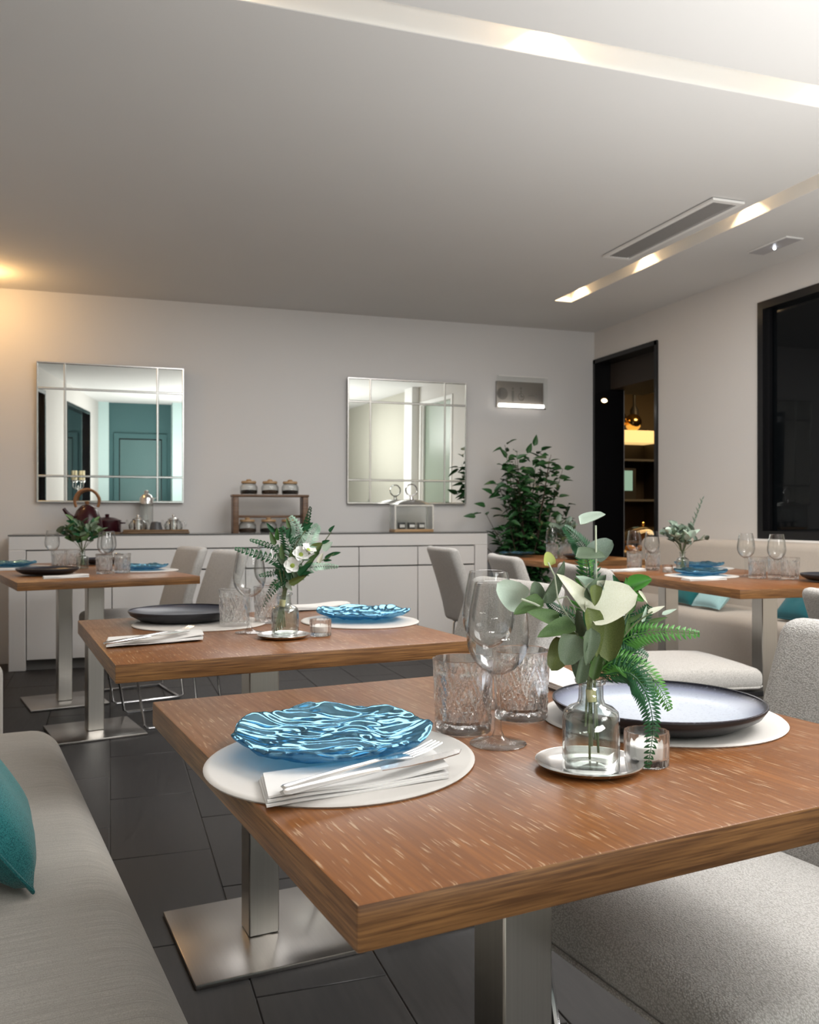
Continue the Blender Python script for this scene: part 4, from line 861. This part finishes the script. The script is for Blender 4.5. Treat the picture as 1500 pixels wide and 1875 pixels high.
def F1(pts, wpx, mt, n=24, droop=.25, nrm=None, dd=None):
    fern([q1(p_[0], p_[1], p_[2] if len(p_) > 2 else 0)-b1.location for p_ in pts], wpx*sizes*1.15, mt, b1, n=n, droop=droop, nrm=nrm, wf=.60)
F1([(1085, 1090, .02), (1075, 1020, .02), (1058, 990, .02), (1034, 964, .02)], 46, 'fern', 24)
F1([(1085, 1225, .0), (1068, 1120, .025), (1075, 1040, .02), (1068, 1005, .02)], 50, 'fernb', 24)
F1([(1095, 1235, 0), (1130, 1180, .01), (1190, 1157, .0), (1282, 1160, -.01)], 66, 'fernb', 26, .2, -AWAY+UP*.8)
F1([(1092, 1238, 0), (1120, 1212, -.01), (1170, 1220, -.015), (1205, 1255, -.02), (1228, 1300, -.02)], 62, 'fernb', 26, .3, -AWAY+UP*.7)
F1([(1095, 1238, .0), (1150, 1232, -.02), (1182, 1268, -.03), (1196, 1330, -.035), (1186, 1408, -.035)], 54, 'fern', 30, .25, -AWAY+RIGHT*.2)
F1([(1095, 1238, .02), (1140, 1228, .01), (1170, 1250, .005), (1185, 1285, 0)], 46, 'fern', 20, .3)
F1([(1090, 1235, .03), (1120, 1170, .03), (1140, 1120, .03), (1150, 1068, .03)], 70, 'fern', 26)
F1([(1092, 1232, .02), (1140, 1195, .02), (1165, 1150, .02), (1190, 1110, .02)], 60, 'fern', 24)
F1([(1094, 1230, .01), (1130, 1205, .0), (1160, 1195, .0), (1185, 1205, 0)], 60, 'fern', 20)
F1([(1075, 1180, .02), (1045, 1130, .02), (1020, 1115, .02), (1003, 1102, .02)], 30, 'fern', 20)
F1([(1085, 1240, .02), (1110, 1210, .02), (1140, 1170, .02), (1165, 1165, .02)], 60, 'fern', 20)
# second bouquet, fern with white flowers
b2_ = bouquet('fern and white flower bouquet in the vase on the second table', Vector((V2.x, V2.y, V2.z+.012)))
D2 = (V2.x*SY+V2.y*CY); s2 = D2/1620
def q2(px, py, dd=0): return wd(px, py, D2+dd)
for k_ in range(6): addtube(b2_, 'stem', [q2(502+4*k_, 1158-2*k_, .004*(k_-3)), q2(512+1.5*k_, 1112, 0), q2(519+1.2*k_, 1080, 0), q2(512+8*k_, 1045, .01*(k_-3))], .0013, 'stem')
addtube(b2_, 'stem_tape', [q2(516, 1110), q2(518, 1098)], .0075, 'tape', 10)
for pts, wpx, mt, n_ in [([(522, 1075), (514, 1032), (470, 1014), (429, 1004)], 30, 'fern', 24), ([(522, 1070), (512, 1010), (485, 996), (457, 988)], 20, 'fern', 20), ([(521, 1075), (512, 1046), (495, 1050), (474, 1054)], 22, 'fern', 18), ([(520, 1078), (510, 1066), (495, 1085), (481, 1112)], 26, 'fern', 20), ([(525, 1060), (552, 990), (562, 955), (569, 927)], 20, 'fern', 22), ([(524, 1060), (540, 1000), (545, 970), (532, 945)], 40, 'fernp', 22), ([(526, 1060), (560, 1000), (572, 975), (582, 962)], 44, 'fernp', 24), ([(527, 1070), (570, 1040), (595, 1036), (620, 1038)], 24, 'fernp', 20), ([(522, 1066), (530, 1020), (526, 990), (515, 965)], 44, 'fern', 20), ([(524, 1066), (534, 1020), (542, 1000), (546, 985)], 36, 'fern', 18)]:
    fern([q2(x_, y_, random.uniform(-.02, .03))-b2_.location for x_, y_ in pts], wpx*s2, mt, b2_, n=max(12, int(n_*.7)), wf=.5)
def L2(px, py, ang, ln, ws, mt, kind='oval', dd=0, nr=(0, .2)):
    dr = camdir(ang).normalized(); L = ln*s2; addleaf(b2_, kind, mt, q2(px, py, dd)-dr*L*.5, dr, -AWAY+RIGHT*nr[0]+UP*nr[1], L, ws)
for a_ in [(495, 966, 130, 22, .6, 'fern'), (500, 985, 115, 26, .7, 'euc'), (509, 978, 95, 24, .7, 'fernb'), (528, 958, 110, 20, .6, 'euc'), (530, 976, 80, 22, .7, 'fern'), (565, 962, 30, 20, .7, 'fern'), (562, 968, 20, 18, .7, 'fern'), (545, 985, 45, 18, .6, 'fern'), (608, 968, 50, 16, .7, 'fern'), (597, 992, 20, 16, .7, 'fern'), (580, 1000, 30, 24, .9, 'olive'), (585, 1006, 60, 26, .7, 'euc'), (615, 1014, 15, 20, .6, 'fern'), (604, 1018, 40, 22, .6, 'fern'), (600, 1026, 0, 16, .6, 'fern'), (576, 1020, 40, 26, .6, 'euc'), (568, 1032, 50, 30, .6, 'euc'), (560, 1042, 45, 36, .6, 'fern'), (555, 1055, 35, 36, .6, 'olive'), (545, 1062, 25, 34, .6, 'olive'), (564, 1050, 10, 20, .6, 'fern'), (600, 1000, 40, 24, .9, 'mint'), (588, 1022, 70, 20, .8, 'creamleaf'), (518, 1010, 100, 30, .6, 'euc'), (512, 1022, 120, 26, .6, 'eucgrey'), (534, 1018, 90, 24, .8, 'euc'), (520, 1060, 240, 30, .9, 'eucgrey'), (528, 1070, 300, 28, .8, 'mint'), (538, 1060, 270, 28, .7, 'eucgrey'), (515, 1052, 140, 30, .7, 'fern'), (528, 1048, 120, 30, .7, 'fern'), (545, 1045, 60, 34, .7, 'fern')]:
    L2(*a_, dd=random.uniform(-.03, .03), nr=(random.uniform(-.5, .5), random.uniform(-.1, .6)))
for pts in [[(528, 1060), (570, 1010), (595, 990), (607, 974)], [(528, 1064), (570, 1035), (600, 1022), (612, 1014)], [(526, 1060), (540, 1000), (560, 970)]]: addtube(b2_, 'twig', [q2(x_, y_) for x_, y_ in pts], .0011, 'stem')
pet = leaf_mesh('petal', M['petal'], wid=1.1, tipp=2.8, cup=.25, fold=.0)
def flower(t, p_, r, nrm):
    nrm = Vector(nrm).normalized(); f_ = ball(r*.28, 12).build('flower', M['core'], t); f_.location = p_-t.location
    e1 = nrm.orthogonal().normalized(); e2 = nrm.cross(e1)
    for k_ in range(5):
        a_ = 2*PI*k_/5+.3; dr = e1*math.cos(a_)+e2*math.sin(a_)+nrm*.35; link('petal', pet, f_, frame(Vector((0, 0, 0)), dr, nrm-(e1*math.cos(a_)+e2*math.sin(a_))*.3, r))
flower(b2_, q2(536, 1036, -.035), .021, -AWAY+UP*.3-RIGHT*.1); flower(b2_, q2(551, 1016, -.03), .021, -AWAY+UP*.6+RIGHT*.2); flower(b2_, q2(564, 1008, -.025), .020, -AWAY*.4+UP*.7+RIGHT*.4)
# three far bouquets of dusty eucalyptus
def far_bouquet(base, lab, H, R, n_, mts, spike=None, seed=1):
    rnd = random.Random(seed); t = bouquet(lab, Vector(base)+Vector((0, 0, .012))); nk = Vector(base)+Vector((0, 0, .10))
    for k_ in range(n_//6):
        a_ = rnd.uniform(0, 2*PI); e = rnd.uniform(.25, 1.0); tip = nk+Vector((math.cos(a_)*R*e, math.sin(a_)*R*e, H*rnd.uniform(.45, 1)*(1.15-.5*e)))
        st = nk+Vector((math.cos(a_)*.006, math.sin(a_)*.006, 0)); ft = Vector(base)+Vector((-math.cos(a_)*.012, -math.sin(a_)*.012, .02)); mid = st.lerp(tip, .5)+Vector((0, 0, .02))
        addtube(t, 'stem', [ft, st, mid, tip], .0011, 'stem', 5)
        for q in range(6):
            s = .35+.65*q/5; p_ = (st.lerp(mid, s*2) if s < .5 else mid.lerp(tip, s*2-1)); an = rnd.uniform(0, 2*PI); d_ = Vector((math.cos(an), math.sin(an), rnd.uniform(-.1, .8)))+(tip-st).normalized()*.6
            addleaf(t, rnd.choice(['round', 'oval']), rnd.choice(mts), p_, d_, Vector((rnd.uniform(-1, 1), rnd.uniform(-1, .2), 1)), rnd.uniform(.034, .056), .85)
    if spike:
        tp = nk+Vector(spike); addtube(t, 'stem', [nk, nk.lerp(tp, .5), tp], .0012, 'stem', 5)
        for q in range(14): s = .4+.6*q/13; addleaf(t, 'slim', mts[0], nk.lerp(tp, s), Vector((.7 if q % 2 else -.7, -.2, 1.2)), Vector((0, -1, .3)), .034*(1.15-s*.5), .9)
    return t
def vpos(T, r, u, v): x_, y_ = tl(T, r, u, v); return (x_, y_, Z)
far_bouquet(vpos(T5b, RM4, -.02, -.17), 'pale eucalyptus bouquet with one tall spike on the right double table', .15, .115, 144, ['greyleaf', 'eucgrey', 'greyleaf', 'mint'], (.10, -.02, .26), 3)
far_bouquet(vpos(T3b, R12, .035, -.32), 'dark eucalyptus bouquet on the far left table before the kettle', .17, .12, 132, ['eucgrey', 'euc', 'fern'], None, 5)
far_bouquet(vpos(T6, .02, .0, .04), 'small dusty bouquet on the far right table beside the doorway', .17, .11, 96, ['greyleaf', 'eucgrey'], None, 8)
# ------------------------------------------------------------------ tall plant in the corner
pt = thing('potted_plant', 'tall dark green leafy plant between sideboard and doorway', 'plant', (3.13, 6.34, 0))
MB().lathe([(0, 0), (.13, 0), (.16, .30), (.165, .31), (.15, .31), (.148, .28), (0, .28)], 32).build('pot', M['greybox'], pt); MB().lathe([(0, .281), (.145, .281), (.1, .29), (0, .295)], 24).build('soil', M['tea'], pt)
rnd = random.Random(11); LV = []; stuff = MB()
for k_ in range(40):
    a_ = rnd.uniform(0, 2*PI); e = rnd.random()**.7; top = rnd.uniform(.75, 1.55)
    if k_ < 5: top = 1.42+.04*k_
    rr = .30*e*(1.15-.5*max(0, top-.9)); tip = Vector((math.cos(a_)*rr*1.15, math.sin(a_)*rr*.75-.03, top)); b_ = Vector((rnd.uniform(-.04, .04), rnd.uniform(-.04, .04), .28))
    mid = b_.lerp(tip, .55)+Vector((0, 0, .08)); MB().tube([b_, b_.lerp(mid, .5), mid, tip], [.006, .005, .004, .0015], 5).build('branch', M['bark'], pt)
    for q in range(30):
        s = .22+.78*(q/29); p_ = b_.lerp(mid, s/.55) if s < .55 else mid.lerp(tip, (s-.55)/.45)
        an = rnd.uniform(0, 2*PI); d_ = Vector((math.cos(an), math.sin(an)*.9-.15, rnd.uniform(-.5, .7))); LV.append((p_+Vector((math.cos(an), math.sin(an), 0))*rnd.uniform(0, .05), d_, Vector((rnd.uniform(-.6, .6), rnd.uniform(-1, .1), 1)), rnd.uniform(.075, .115), tip.z))
for p_, d_ in [((-.42, .05, 1.02), (-1, 0, .1)), ((-.36, .0, 1.10), (-1, -.2, .3)), ((-.30, 0, 1.2), (-1, -.2, .5)), ((.33, 0, 1.40), (1, -.1, .3)), ((.28, 0, 1.33), (1, -.3, .1)), ((.27, 0, 1.10), (1, -.2, -.1)), ((-.18, 0, 1.48), (-.6, 0, 1)), ((-.12, 0, 1.38), (-1, 0, .2)), ((.06, 0, 1.58), (.3, 0, 1)), ((.0, 0, 1.52), (.5, 0, 1))]: LV.append((Vector(p_), Vector(d_), Vector((0, -1, .6)), .10, 9))
LV = [l for l in LV if not (l[0].x < -.24 and l[0].z < .97) and l[0].y+l[1].normalized().y*l[3] < .36 and (l[0].x > -.24 or l[4] == 9 or l[0].z > 1.0)]
LV.sort(key=lambda l: l[0].y)
lf = getleaf('ficus', 'darkleaf'); lfv = [v.co.copy() for v in lf.vertices]; lff = [tuple(q.vertices) for q in lf.polygons]
for i, (p_, d_, n_, L, _) in enumerate(LV):
    if i < 295 or _ == 9: link('leaf', lf, pt, frame(p_, d_, n_, L))
    else: stuff.add(lfv, lff, frame(p_, d_, n_, L))
o = stuff.build('foliage', M['darkleaf'], pt, 60); o['kind'] = 'stuff'
# ------------------------------------------------------------------ candelabra on the left wall ledge (seen in the mirror)
lx = leftx(.36)+.11
struct(MB().box(0, .16, ly(-1.3), ly(.7), .0, .93, Lm).build('trim_8', M['white'], ang=0))
cn = thing('candelabra', 'silver candelabra with cream candles reflected in the left mirror', 'candelabra', (lx, .36, .93))
MB().lathe([(0, 0), (.06, 0), (.065, .01), (.03, .03), (.012, .06), (.012, .20), (.02, .24), (.01, .30), (0, .30)], 24).build('stem', M['silver'], cn)
for k_ in range(4):
    a_ = k_*PI/2+.4; x_, y_ = .075*math.cos(a_), .075*math.sin(a_)
    arm = MB().tube([(0, 0, .26), (x_*.6, y_*.6, .25), (x_, y_, .28), (x_, y_, .34)], .007, 8).lathe([(0, .34), (.012, .34), (.03, .365), (.03, .375), (0, .375)], 16, Matrix.Translation((x_, y_, 0))).build('arm', M['silver'], cn)
    MB().lathe([(0, .3755), (.022, .3755), (.022, .50), (.018, .505), (0, .50)], 16, Matrix.Translation((x_, y_, 0))).build('candle', M['candle'], arm)
